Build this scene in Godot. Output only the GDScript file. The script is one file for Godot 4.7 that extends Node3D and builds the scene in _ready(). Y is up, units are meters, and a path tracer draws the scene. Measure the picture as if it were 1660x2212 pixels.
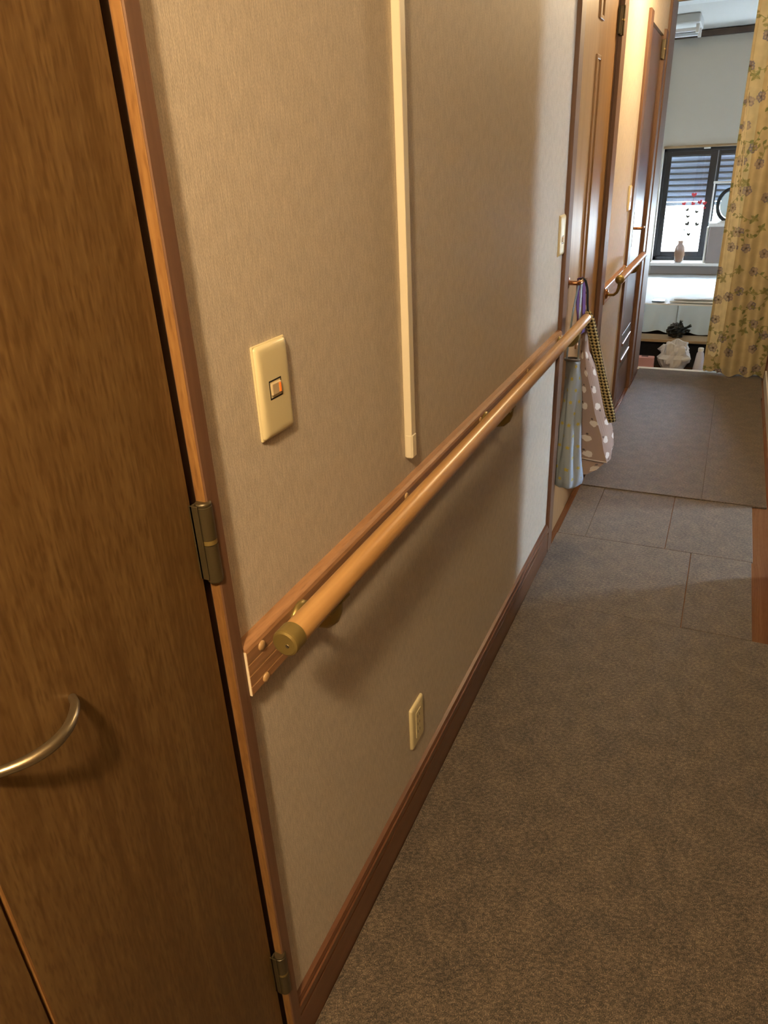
extends Node3D
# World: x to the right of the corridor's left wall (wall face at x = 0), y up, the corridor runs towards -z.
# V(x, y, f) takes f as metres ahead of the camera along the corridor.

var M := {}
var taken := {}

func V(x: float, y: float, f: float) -> Vector3:
	return Vector3(x, y, -f)

func _ready() -> void:
	camera_and_light()
	materials()
	shell()
	baseboards_and_casings()
	closet_door()
	hall_doors()
	far_window()
	floor_mats()
	handrails()
	wall_fittings()
	bags()
	door_curtain()
	far_room_things()

# ------------------------------------------------------------------ camera, sky, light, exposure
func camera_and_light() -> void:
	var cam := Camera3D.new()
	cam.name = "camera"
	cam.fov = 70.98
	cam.near = 0.02
	cam.transform = Transform3D(Basis(Vector3(0.910496, -0.043723, -0.411200), Vector3(-0.144425, 0.898150, -0.415292), Vector3(0.387477, 0.437510, 0.811448)).orthonormalized(), V(0.5239, 1.48, 0.0))
	add_child(cam)
	cam.current = true
	var env := Environment.new()
	var sm := ProceduralSkyMaterial.new()
	sm.sky_top_color = Color(0.82, 0.91, 1.0)
	sm.sky_horizon_color = Color(0.90, 0.955, 1.0)
	sm.ground_horizon_color = Color(0.90, 0.955, 1.0)
	sm.ground_bottom_color = Color(0.62, 0.68, 0.72)
	sm.sky_energy_multiplier = 1.0
	sm.sun_angle_max = 0.0
	var sky := Sky.new()
	sky.sky_material = sm
	env.background_mode = Environment.BG_SKY
	env.sky = sky
	env.background_energy_multiplier = SKY
	env.tonemap_mode = Environment.TONE_MAPPER_LINEAR
	env.tonemap_exposure = 1.0
	env.sdfgi_enabled = true
	env.ssao_enabled = true
	env.ssil_enabled = true
	var we := WorldEnvironment.new()
	we.name = "environment"
	we.environment = env
	add_child(we)

const SKY := 75.0
const LAMP_NEAR := 3.5
const LAMP_FAR := 1.2

# ------------------------------------------------------------------ mesh helpers
func mb() -> SurfaceTool:
	var st := SurfaceTool.new()
	st.begin(Mesh.PRIMITIVE_TRIANGLES)
	st.set_smooth_group(-1)
	return st

func tri(st: SurfaceTool, a: Vector3, b: Vector3, c: Vector3, ua: Vector2, ub: Vector2, uc: Vector2, hint: Vector3) -> void:
	var n := (b - a).cross(c - a)
	if n.dot(hint) < 0.0:
		var t := b; b = c; c = t
		var tu := ub; ub = uc; uc = tu
	st.set_uv(ua); st.add_vertex(a)
	st.set_uv(uc); st.add_vertex(c)
	st.set_uv(ub); st.add_vertex(b)

func quad(st: SurfaceTool, a: Vector3, b: Vector3, c: Vector3, d: Vector3, hint: Vector3, grain: int = 1, off := Vector2.ZERO) -> void:
	var n := (c - a).cross(d - b).abs()
	var k := 0
	if n.y > n.x and n.y >= n.z: k = 1
	elif n.z > n.x and n.z > n.y: k = 2
	var ua := uvp(a, k, grain) + off
	var ub := uvp(b, k, grain) + off
	var uc := uvp(c, k, grain) + off
	var ud := uvp(d, k, grain) + off
	tri(st, a, b, c, ua, ub, uc, hint)
	tri(st, a, c, d, ua, uc, ud, hint)

func uvp(p: Vector3, k: int, grain: int) -> Vector2:
	if k == grain:
		return Vector2(p[(k + 1) % 3], p[(k + 2) % 3])
	return Vector2(p[3 - k - grain], p[grain])

func box(st: SurfaceTool, a: Vector3, b: Vector3, bev: float = 0.0, grain: int = 1, off := Vector2.ZERO) -> void:
	var lo := a.min(b)
	var hi := a.max(b)
	bev = minf(bev, 0.45 * minf(hi.x - lo.x, minf(hi.y - lo.y, hi.z - lo.z)))
	st.set_smooth_group(-1)
	for k in 3:
		for s in [-1, 1]:
			var q: Array[Vector3] = []
			for c in [[-1, -1], [1, -1], [1, 1], [-1, 1]]:
				var sg := Vector3.ZERO
				sg[k] = s; sg[(k + 1) % 3] = c[0]; sg[(k + 2) % 3] = c[1]
				q.append(bcorner(lo, hi, bev, sg, k))
			var h := Vector3.ZERO
			h[k] = s
			quad(st, q[0], q[1], q[2], q[3], h, grain, off)
	if bev <= 0.0:
		return
	for m in 3:
		var k := (m + 1) % 3
		var l := (m + 2) % 3
		for s in [-1, 1]:
			for t in [-1, 1]:
				var sa := Vector3.ZERO
				sa[k] = s; sa[l] = t; sa[m] = -1
				var sb := sa
				sb[m] = 1
				var h := sa
				h[m] = 0
				quad(st, bcorner(lo, hi, bev, sa, k), bcorner(lo, hi, bev, sa, l), bcorner(lo, hi, bev, sb, l), bcorner(lo, hi, bev, sb, k), h, grain, off)
	for x in [-1, 1]:
		for y in [-1, 1]:
			for z in [-1, 1]:
				var s := Vector3(x, y, z)
				var p := bcorner(lo, hi, bev, s, 0)
				tri(st, p, bcorner(lo, hi, bev, s, 1), bcorner(lo, hi, bev, s, 2), Vector2(p.z, p.y), Vector2(p.z, p.y), Vector2(p.z, p.y), s)

func bcorner(lo: Vector3, hi: Vector3, b: float, s: Vector3, k: int) -> Vector3:
	var p := Vector3.ZERO
	for i in 3:
		p[i] = (hi[i] if s[i] > 0 else lo[i]) - (s[i] * b if i != k else 0.0)
	return p

# a profile in (x, y), run along the corridor from f0 to f1
func run_profile(st: SurfaceTool, poly: PackedVector2Array, f0: float, f1: float, off := Vector2.ZERO) -> void:
	st.set_smooth_group(-1)
	var mid := Vector2.ZERO
	for p in poly: mid += p / poly.size()
	var ccw := not Geometry2D.is_polygon_clockwise(poly)
	var along := 0.0
	for i in poly.size():
		var a := poly[i]
		var b := poly[(i + 1) % poly.size()]
		var e := b - a
		var nn := Vector2(e.y, -e.x) * (1.0 if ccw else -1.0)
		var h := Vector3(nn.x, nn.y, 0)
		var u0 := along
		along += e.length()
		var A := V(a.x, a.y, f0); var B := V(b.x, b.y, f0); var C := V(b.x, b.y, f1); var D := V(a.x, a.y, f1)
		tri(st, A, B, C, Vector2(u0, f0) + off, Vector2(along, f0) + off, Vector2(along, f1) + off, h)
		tri(st, A, C, D, Vector2(u0, f0) + off, Vector2(along, f1) + off, Vector2(u0, f1) + off, h)
	var idx := Geometry2D.triangulate_polygon(poly)
	for j in range(0, idx.size(), 3):
		for e in [[f0, 1.0], [f1, -1.0]]:
			var P: Array[Vector3] = []
			for q in 3: P.append(V(poly[idx[j + q]].x, poly[idx[j + q]].y, e[0]))
			tri(st, P[0], P[1], P[2], poly[idx[j]], poly[idx[j + 1]], poly[idx[j + 2]], Vector3(0, 0, e[1]))

# a tube through points; radius may be a number or one per point
func tube(st: SurfaceTool, pts: Array, rad, seg: int = 12, flat_ends := true) -> void:
	var n := pts.size()
	var rings := []
	var side := Vector3.ZERO
	var along := 0.0
	var vs := []
	for i in n:
		var t: Vector3 = (pts[mini(i + 1, n - 1)] - pts[maxi(i - 1, 0)]).normalized()
		if i == 0:
			side = t.cross(Vector3.UP)
			if side.length() < 0.1: side = t.cross(Vector3.RIGHT)
		side = (side - t * side.dot(t)).normalized()
		var up := side.cross(t)
		var r: float = rad[i] if rad is Array else rad
		var ring := []
		for k in seg + 1:
			var a := TAU * k / seg
			ring.append(pts[i] + (side * cos(a) + up * sin(a)) * r)
		rings.append(ring)
		if i > 0: along += (pts[i] as Vector3).distance_to(pts[i - 1])
		vs.append(along)
	st.set_smooth_group(1)
	for i in n - 1:
		for k in seg:
			var mid: Vector3 = (pts[i] + pts[i + 1]) * 0.5
			var a: Vector3 = rings[i][k]; var b: Vector3 = rings[i][k + 1]; var c: Vector3 = rings[i + 1][k + 1]; var d: Vector3 = rings[i + 1][k]
			var h := (a + b + c + d) * 0.25 - mid
			var u0 := 0.11 * k / seg; var u1 := 0.11 * (k + 1) / seg
			tri(st, a, b, c, Vector2(u0, vs[i]), Vector2(u1, vs[i]), Vector2(u1, vs[i + 1]), h)
			tri(st, a, c, d, Vector2(u0, vs[i]), Vector2(u1, vs[i + 1]), Vector2(u0, vs[i + 1]), h)
	if flat_ends:
		st.set_smooth_group(-1)
		for e in [[0, 1], [n - 1, n - 2]]:
			var h: Vector3 = pts[e[0]] - pts[e[1]]
			for k in seg:
				tri(st, pts[e[0]], rings[e[0]][k], rings[e[0]][k + 1], Vector2.ZERO, Vector2(0.01, 0), Vector2(0, 0.01), h)

# a profile of (radius, height) turned about xf's y axis; crisp keeps the profile's corners
func lathe(st: SurfaceTool, prof: Array, xf: Transform3D, seg: int = 20, crisp := false) -> void:
	var along := 0.0
	for i in prof.size() - 1:
		st.set_smooth_group(i + 2 if crisp else 1)
		var p: Vector2 = prof[i]
		var q: Vector2 = prof[i + 1]
		var e := q - p
		var l1 := along + e.length()
		for k in seg:
			var a0 := TAU * k / seg
			var a1 := TAU * (k + 1) / seg
			var am := (a0 + a1) * 0.5
			var A := xf * Vector3(p.x * cos(a0), p.y, p.x * sin(a0))
			var B := xf * Vector3(p.x * cos(a1), p.y, p.x * sin(a1))
			var C := xf * Vector3(q.x * cos(a1), q.y, q.x * sin(a1))
			var D := xf * Vector3(q.x * cos(a0), q.y, q.x * sin(a0))
			var h := xf.basis * Vector3(e.y * cos(am), -e.x, e.y * sin(am))
			var u0 := 0.2 * k / seg; var u1 := 0.2 * (k + 1) / seg
			if p.x > 1e-5: tri(st, A, B, C, Vector2(u0, along), Vector2(u1, along), Vector2(u1, l1), h)
			if q.x > 1e-5: tri(st, A, C, D, Vector2(u0, along), Vector2(u1, l1), Vector2(u0, l1), h)
		along = l1

# rings of equal length joined to a closed skin; uvs: one array of Vector2 per ring or none
func skin(st: SurfaceTool, rings: Array, closed := true, smooth := true, uv_scale := 1.0, caps := true) -> void:
	var n: int = rings[0].size()
	var group := 1 if smooth else -1
	st.set_smooth_group(group)
	var m := n if closed else n - 1
	for i in rings.size() - 1:
		var mid := Vector3.ZERO
		for p in rings[i]: mid += p / n
		var u := 0.0
		for k in m:
			var a: Vector3 = rings[i][k]; var b: Vector3 = rings[i][(k + 1) % n]
			var c: Vector3 = rings[i + 1][(k + 1) % n]; var d: Vector3 = rings[i + 1][k]
			var u0 := u
			u += (rings[rings.size() / 2][k] as Vector3).distance_to(rings[rings.size() / 2][(k + 1) % n])
			var h := (a + b + c + d) * 0.25 - mid
			h.y *= 0.3
			tri(st, a, b, c, Vector2(u0, -a.y) * uv_scale, Vector2(u, -b.y) * uv_scale, Vector2(u, -c.y) * uv_scale, h)
			tri(st, a, c, d, Vector2(u0, -a.y) * uv_scale, Vector2(u, -c.y) * uv_scale, Vector2(u0, -d.y) * uv_scale, h)
	if closed and caps:
		for e in [[0, 1], [rings.size() - 1, rings.size() - 2]]:
			var mid := Vector3.ZERO
			var oth := Vector3.ZERO
			for p in rings[e[0]]: mid += p / n
			for p in rings[e[1]]: oth += p / n
			for k in n:
				tri(st, mid, rings[e[0]][k], rings[e[0]][(k + 1) % n], Vector2(mid.x, -mid.y) * uv_scale, Vector2(rings[e[0]][k].x, -rings[e[0]][k].y) * uv_scale, Vector2(rings[e[0]][(k + 1) % n].x, -rings[e[0]][(k + 1) % n].y) * uv_scale, mid - oth)

func put(called: String, st: SurfaceTool, mat: Material, parent: Node = null) -> MeshInstance3D:
	st.generate_normals()
	var o := MeshInstance3D.new()
	o.mesh = st.commit()
	o.material_override = mat
	place(called, o, parent)
	return o

func place(called: String, o: Node, parent: Node = null) -> void:
	if parent == null:
		taken[called] = taken.get(called, 0) + 1
		o.name = called if taken[called] == 1 else "%s_%03d" % [called, taken[called] - 1]
		add_child(o)
	else:
		o.name = called
		parent.add_child(o, true)

func bx(called: String, a: Vector3, b: Vector3, bev: float, mat: Material, parent: Node = null, grain: int = 1, off := Vector2.ZERO) -> MeshInstance3D:
	var st := mb()
	box(st, a, b, bev, grain, off)
	return put(called, st, mat, parent)

func thing(called: String, label: String, category: String, group := "", kind := "") -> Node3D:
	var o := Node3D.new()
	place(called, o)
	return tag(o, label, category, group, kind)

func tag(o: Node3D, label: String, category: String, group := "", kind := "") -> Node3D:
	if label: o.set_meta("label", label)
	if category: o.set_meta("category", category)
	if group: o.set_meta("group", group)
	if kind: o.set_meta("kind", kind)
	return o

func structure(o: Node3D, label := "", category := "") -> Node3D:
	return tag(o, label, category, "", "structure")

# ------------------------------------------------------------------ materials
func plain(c: Color, rough: float, metal: float = 0.0) -> StandardMaterial3D:
	var m := StandardMaterial3D.new()
	m.albedo_color = c
	m.roughness = rough
	m.metallic = metal
	return m

func tex(img: Image) -> ImageTexture:
	return ImageTexture.create_from_image(img)

func noise(seed: int, freq: float, octaves: int = 3) -> FastNoiseLite:
	var n := FastNoiseLite.new()
	n.seed = seed
	n.noise_type = FastNoiseLite.TYPE_SIMPLEX_SMOOTH
	n.frequency = freq
	n.fractal_octaves = octaves
	return n

# wood: u across, v along the grain, in metres; the picture covers 0.5 m by 2 m
func wood(c: Color, dark: Color, rough: float, seed: int, fleck: float, spec: float = 0.5) -> StandardMaterial3D:
	var w := 384
	var h := 768
	var img := Image.create(w, h, false, Image.FORMAT_RGB8)
	var broad := noise(seed, 0.012, 3)
	var fine := noise(seed + 1, 0.11, 3)
	var short := noise(seed + 2, 0.3, 2)
	for y in h:
		for x in w:
			var sway := broad.get_noise_2d(x * 0.4, y * 0.35) * 10.0
			var t := 0.5 + 0.45 * broad.get_noise_2d((x + sway) * 2.2, y * 0.16) + 0.4 * fine.get_noise_2d((x + sway) * 1.5, y * 0.05)
			var s := short.get_noise_2d(x * 0.9 + 0.05 * y, y * 0.2)
			t += fleck * (maxf(0.0, s - 0.18) * 2.2 - maxf(0.0, -s - 0.25) * 1.2)
			img.set_pixel(x, y, c.lerp(dark, clampf(t, 0.0, 1.0)))
	var m := plain(Color.WHITE, rough)
	m.albedo_texture = tex(img)
	m.uv1_scale = Vector3(2.0, 0.5, 1.0)
	m.metallic_specular = spec
	return m

func fabric(img: Image, per_metre: float, rough: float = 0.9) -> StandardMaterial3D:
	var m := plain(Color.WHITE, rough)
	m.albedo_texture = tex(img)
	m.uv1_scale = Vector3(per_metre, per_metre, 1)
	m.metallic_specular = 0.25
	return m

func materials() -> void:
	# woven vinyl wallpaper: upright threads, thick and thin, with slubs
	var w := 512
	var img := Image.create(w, w, false, Image.FORMAT_RGB8)
	var hm := Image.create(w, w, false, Image.FORMAT_L8)
	var thread := noise(3, 0.16, 2)
	var slub := noise(4, 0.35, 2)
	var blotch := noise(5, 0.01, 3)
	for y in w:
		for x in w:
			var t := 0.5 + 0.45 * thread.get_noise_2d(x * 1.3, y * 0.09) + 0.45 * slub.get_noise_2d(x * 0.8, y * 0.35)
			var b := 0.025 * blotch.get_noise_2d(x, y)
			hm.set_pixel(x, y, Color.from_hsv(0, 0, clampf(t, 0, 1)))
			var k := 0.85 + 0.21 * t + b
			img.set_pixel(x, y, Color(0.80 * k, 0.755 * k, 0.69 * k))
	var wp := plain(Color.WHITE, 0.62)
	wp.albedo_texture = tex(img)
	wp.heightmap_enabled = true
	wp.heightmap_texture = tex(hm)
	wp.heightmap_scale = 0.02
	wp.uv1_triplanar = true
	wp.uv1_world_triplanar = true
	wp.uv1_scale = Vector3(4.3, 4.3, 4.3)
	wp.metallic_specular = 0.35
	M.wallpaper = wp
	# needle-felt carpet: clumped fibres with pits between them and single pale fibres lying on top
	w = 1024
	img = Image.create(w, w, false, Image.FORMAT_RGB8)
	hm = Image.create(w, w, false, Image.FORMAT_L8)
	var n1 := noise(11, 0.055, 3)
	var n2 := noise(12, 0.2, 2)
	var n3 := noise(13, 0.006, 2)
	for y in w:
		for x in w:
			var a := n1.get_noise_2d(x * 0.8 + 0.5 * y, y)
			var b := n2.get_noise_2d(x + 0.3 * y, y * 0.75)
			var t := 0.5 + 0.5 * a + 0.6 * b
			hm.set_pixel(x, y, Color.from_hsv(0, 0, clampf(t, 0, 1)))
			var k := 0.55 + 0.85 * clampf(t, 0.0, 1.1) + 0.16 * n3.get_noise_2d(x, y)
			if b > 0.42: k += 0.22
			img.set_pixel(x, y, Color(minf(0.322 * k, 1), minf(0.282 * k, 1), minf(0.236 * k, 1)))
	var rng := RandomNumberGenerator.new()
	rng.seed = 77
	for q in 420:
		var p := Vector2(rng.randf() * w, rng.randf() * w)
		var dir := rng.randf() * TAU
		var tone := rng.randf_range(0.46, 0.68)
		for e in int(rng.randf_range(5, 22)):
			dir += rng.randf_range(-0.2, 0.2)
			p += Vector2(cos(dir), sin(dir))
			img.set_pixel(posmod(int(p.x), w), posmod(int(p.y), w), Color(tone, tone * 0.9, tone * 0.76))
	var cp := plain(Color.WHITE, 0.6)
	cp.albedo_texture = tex(img)
	cp.heightmap_enabled = true
	cp.heightmap_texture = tex(hm)
	cp.heightmap_scale = 0.03
	cp.uv1_triplanar = true
	cp.uv1_world_triplanar = true
	cp.uv1_scale = Vector3(1.7, 1.7, 1.7)
	cp.metallic_specular = 0.45
	cp.rim_enabled = true
	cp.rim = 0.35
	cp.rim_tint = 0.4
	M.carpet = cp
	M.door = wood(Color(0.425, 0.33, 0.195), Color(0.325, 0.232, 0.12), 0.42, 21, 0.9)
	M.casing = wood(Color(0.45, 0.33, 0.245), Color(0.37, 0.26, 0.19), 0.5, 31, 0.15)
	M.reveal = wood(Color(0.60, 0.445, 0.26), Color(0.45, 0.31, 0.16), 0.45, 41, 0.5)
	M.hall_door = wood(Color(0.62, 0.48, 0.31), Color(0.53, 0.39, 0.235), 0.38, 51, 0.12)
	M.dark_door = wood(Color(0.44, 0.31, 0.235), Color(0.36, 0.24, 0.175), 0.28, 55, 0.1)
	M.rail = wood(Color(0.76, 0.60, 0.385), Color(0.67, 0.50, 0.30), 0.3, 61, 0.05)
	M.board = wood(Color(0.68, 0.51, 0.36), Color(0.53, 0.38, 0.25), 0.4, 71, 0.4)
	M.base = wood(Color(0.46, 0.31, 0.21), Color(0.36, 0.23, 0.15), 0.35, 81, 0.2)
	M.floorboard = wood(Color(0.46, 0.315, 0.21), Color(0.37, 0.24, 0.15), 0.25, 91, 0.2)
	M.shelf = wood(Color(0.62, 0.52, 0.38), Color(0.52, 0.42, 0.29), 0.5, 95, 0.2)
	M.pale_cut = plain(Color(0.93, 0.86, 0.74), 0.7)
	M.plug = plain(Color(0.66, 0.53, 0.36), 0.4)
	M.groove = plain(Color(0.80, 0.66, 0.46), 0.6)
	M.ivory = plain(Color(0.86, 0.81, 0.64), 0.32)
	M.cream = plain(Color(0.90, 0.86, 0.76), 0.4)
	M.dark_gap = plain(Color(0.10, 0.07, 0.05), 0.8)
	M.rocker = plain(Color(0.78, 0.70, 0.56), 0.4)
	var lit := plain(Color(0.9, 0.45, 0.15), 0.4)
	lit.emission_enabled = true
	lit.emission = Color(1.0, 0.42, 0.12)
	lit.emission_energy_multiplier = 0.7
	M.pilot = lit
	M.brass = plain(Color(0.56, 0.485, 0.28), 0.38, 0.55)
	M.bronze = plain(Color(0.30, 0.26, 0.175), 0.4, 0.45)
	M.copper = plain(Color(0.66, 0.48, 0.35), 0.25, 0.9)
	M.nickel = plain(Color(0.62, 0.57, 0.47), 0.3, 0.9)
	M.ceiling = plain(Color(0.86, 0.85, 0.83), 0.9)
	M.plaster = plain(Color(0.79, 0.77, 0.73), 0.85)
	M.alu_black = plain(Color(0.10, 0.105, 0.115), 0.4, 0.3)
	M.alu_grey = plain(Color(0.42, 0.44, 0.47), 0.4, 0.4)
	M.slat = plain(Color(0.44, 0.48, 0.56), 0.5)
	M.white = plain(Color(0.93, 0.93, 0.92), 0.5)
	M.trim_dark = wood(Color(0.30, 0.22, 0.16), Color(0.24, 0.17, 0.12), 0.5, 99, 0.1)
	var glass := StandardMaterial3D.new()
	glass.transparency = BaseMaterial3D.TRANSPARENCY_ALPHA
	glass.albedo_color = Color(0.95, 0.98, 1.0, 0.06)
	glass.roughness = 0.02
	M.glass = glass
	var glow := plain(Color(1, 0.97, 0.9), 0.6)
	glow.emission_enabled = true
	glow.emission = Color(1.0, 0.80, 0.52)
	glow.emission_energy_multiplier = 2.0
	M.lamp_glow = glow

# ------------------------------------------------------------------ the shell of the place
const CEIL := 2.4
const XR := 0.868           # face of the right-hand wall
const WIN := 8.02           # face of the window wall of the far room
const LOW := -0.15          # floor of the far room

func shell() -> void:
	# floor of the corridor and of the side hall
	var st := mb()
	box(st, V(-0.3, -0.2, -1.7), V(1.0, 0.0, 5.66), 0, 2)
	box(st, V(1.0, -0.2, 1.6), V(3.2, 0.0, 5.2), 0, 2)
	structure(put("floor", st, M.floorboard), "reddish brown wooden floor of the corridor under the mats", "floor")
	st = mb()
	box(st, V(-0.6, LOW - 0.2, 5.62), V(3.0, LOW, 8.3), 0, 0)
	structure(put("floor", st, M.floorboard), "lower floor of the room behind the curtained doorway", "floor")
	# ceilings
	st = mb()
	box(st, V(-0.3, CEIL, -1.7), V(1.0, CEIL + 0.15, 5.66))
	box(st, V(1.0, CEIL, 1.6), V(3.2, CEIL + 0.15, 5.2))
	box(st, V(-0.6, CEIL, 5.66), V(3.0, CEIL + 0.15, 8.3))
	structure(put("ceiling", st, M.ceiling), "off white ceiling over the corridor and rooms", "ceiling")
	# left wall with the closet, two doors, and a solid backing
	st = mb()
	box(st, V(-0.30, 0, -1.7), V(-0.12, CEIL, 5.66))
	box(st, V(-0.12, 2.06, -1.7), V(0, CEIL, 0.616))
	box(st, V(-0.12, 0, -1.7), V(0, 2.06, -0.82))
	box(st, V(-0.12, 0, 0.614), V(0, CEIL, 2.62))
	box(st, V(-0.12, 2.06, 2.62), V(0, CEIL, 3.55))
	box(st, V(-0.12, 0, 3.55), V(0, CEIL, 4.34))
	box(st, V(-0.12, 2.06, 4.34), V(0, CEIL, 5.19))
	box(st, V(-0.12, 0, 5.19), V(0, CEIL, 5.60))
	structure(put("wall_left", st, M.wallpaper), "beige woven wallpaper wall carrying the handrail", "wall")
	# right wall with the doorway to the side hall
	st = mb()
	box(st, V(XR + 0.02, 0, -1.7), V(XR + 0.1, CEIL, 2.73))
	box(st, V(XR, 2.06, -1.7), V(XR + 0.02, CEIL, 2.73))
	box(st, V(XR, 0, 2.3), V(XR + 0.02, 2.06, 2.73))
	box(st, V(XR, 2.0, 2.73), V(XR + 0.1, CEIL, 3.40))
	box(st, V(XR, 0, 3.40), V(XR + 0.1, CEIL, 5.66))
	structure(put("wall_right", st, M.wallpaper), "right wall of the corridor, opening to a side hall", "wall")
	st = mb()
	box(st, V(-0.3, 0, -1.7), V(1.0, CEIL, -1.6))
	structure(put("wall_back", st, M.door), "unseen end wall closing the corridor, brown wood chosen to cut bounce light", "wall")  # out of view; its brown wood keeps bounced light down
	var opp := thing("door_4", "unseen brown wooden doors added on the right wall to cut bounce light", "door", "", "structure")  # out of view; added so the right wall bounces less light
	for k in 5:
		bx("door_leaf", V(XR - 0.002, 0.01, -1.59 + 0.775 * k), V(XR + 0.02, 2.06, -0.82 + 0.775 * k), 0.0015, M.door, opp, 1, Vector2(0.2 * k, 0.3 * k))
	# side hall with a tall narrow window in its outer wall
	st = mb()
	box(st, V(XR + 0.1, 0, 1.6), V(3.2, CEIL, 1.7))
	box(st, V(XR + 0.1, 0, 5.1), V(1.60, CEIL, 5.2))
	box(st, V(2.02, 0, 5.1), V(3.2, CEIL, 5.2))
	box(st, V(1.60, 0, 5.1), V(2.02, 1.1, 5.2))
	box(st, V(1.60, 1.95, 5.1), V(2.02, CEIL, 5.2))
	box(st, V(3.0, 0, 1.7), V(3.12, CEIL, 3.93))
	box(st, V(3.0, 0, 4.33), V(3.12, CEIL, 5.1))
	box(st, V(3.0, 0, 3.93), V(3.12, 0.15, 4.33))
	box(st, V(3.0, 2.2, 3.93), V(3.12, CEIL, 4.33))
	structure(put("wall_side_hall", st, M.plaster), "pale walls of the side hall with a tall window", "wall")
	st = mb()
	for q in [[3.93, 3.95, 0.15, 2.2], [4.31, 4.33, 0.15, 2.2], [3.95, 4.31, 0.15, 0.18], [3.95, 4.31, 2.17, 2.2]]:
		box(st, V(3.04, q[2], q[0]), V(3.08, q[3], q[1]), 0.002)
	var wn := structure(put("window_1", st, M.alu_grey), "tall narrow window of the side hall", "window")
	bx("pane", V(3.058, 0.18, 3.95), V(3.062, 2.17, 4.31), 0, M.glass, wn)
	st = mb()
	for q in [[1.60, 1.62, 1.1, 1.95], [2.0, 2.02, 1.1, 1.95], [1.62, 2.0, 1.1, 1.12], [1.62, 2.0, 1.93, 1.95]]:
		box(st, V(q[0], q[2], 5.13), V(q[1], q[3], 5.17), 0.002)
	var wn3 := structure(put("window_3", st, M.alu_grey), "small window at the end of the side hall", "window")
	bx("pane", V(1.62, 1.12, 5.148), V(2.0, 1.93, 5.152), 0, M.glass, wn3)
	# far room
	st = mb()
	box(st, V(-0.19, LOW, 8.02), V(-0.6, CEIL, 8.20))
	box(st, V(-0.19, LOW, 8.02), V(1.5, 0.463, 8.20))
	box(st, V(-0.19, 1.475, 8.02), V(1.5, CEIL, 8.20))
	box(st, V(1.5, LOW, 8.02), V(3.0, CEIL, 8.20))
	structure(put("wall_front", st, M.plaster), "grey white plaster wall around the far window", "wall")
	st = mb()
	box(st, V(-0.6, LOW, 5.60), V(-0.45, CEIL, 8.1))
	box(st, V(-0.45, LOW, 5.60), V(-0.012, CEIL, 5.72))
	box(st, V(2.9, LOW, 5.2), V(3.0, CEIL, 6.84))
	box(st, V(2.9, LOW, 7.11), V(3.0, CEIL, 8.1))
	box(st, V(2.9, LOW, 6.84), V(3.0, 0.9, 7.11))
	box(st, V(2.9, 1.7, 6.84), V(3.0, CEIL, 7.11))
	box(st, V(0.95, LOW, 5.56), V(3.0, CEIL, 5.66))
	structure(put("wall_far_room", st, M.plaster), "side walls of the room behind the curtain", "wall")
	st = mb()
	for q in [[6.84, 6.86, 0.9, 1.7], [7.09, 7.11, 0.9, 1.7], [6.86, 7.09, 0.9, 0.92], [6.86, 7.09, 1.68, 1.7]]:
		box(st, V(2.93, q[2], q[0]), V(2.97, q[3], q[1]), 0.002)
	var wn4 := structure(put("window_4", st, M.alu_grey), "unseen side window added to brighten the room behind the curtain", "window")  # made-up opening, lets extra daylight into the far room
	bx("pane", V(2.948, 0.92, 6.86), V(2.952, 1.68, 7.09), 0, M.glass, wn4)
	# ceiling lamps of the corridor: round glowing shades, each with its light just below
	for a in [[0.45, -0.52, LAMP_NEAR, "round ceiling lamp above the closet end of the corridor"], [0.43, 3.95, LAMP_FAR, "round ceiling lamp above the corridor doors"]]:
		var t := thing("ceiling_lamp", a[3], "lamp", "corridor ceiling lamps")
		st = mb()
		lathe(st, [Vector2(0, 0), Vector2(0.13, 0), Vector2(0.13, -0.02), Vector2(0, -0.02)], Transform3D(Basis(), V(a[0], CEIL, a[1])), 32, true)
		put("base", st, M.white, t)
		st = mb()
		lathe(st, [Vector2(0.12, -0.02), Vector2(0.12, -0.05), Vector2(0.09, -0.075), Vector2(0.0, -0.085)], Transform3D(Basis(), V(a[0], CEIL, a[1])), 32)
		put("lamp_shade", st, M.lamp_glow, t)
		var l := OmniLight3D.new()
		l.name = "light"
		l.position = V(a[0], CEIL - 0.14, a[1])
		l.light_color = Color(1.0, 0.87, 0.67)
		l.light_energy = a[2]
		l.light_size = 0.07
		l.omni_range = 12.0
		l.omni_attenuation = 2.0
		l.shadow_enabled = true
		t.add_child(l)

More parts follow.
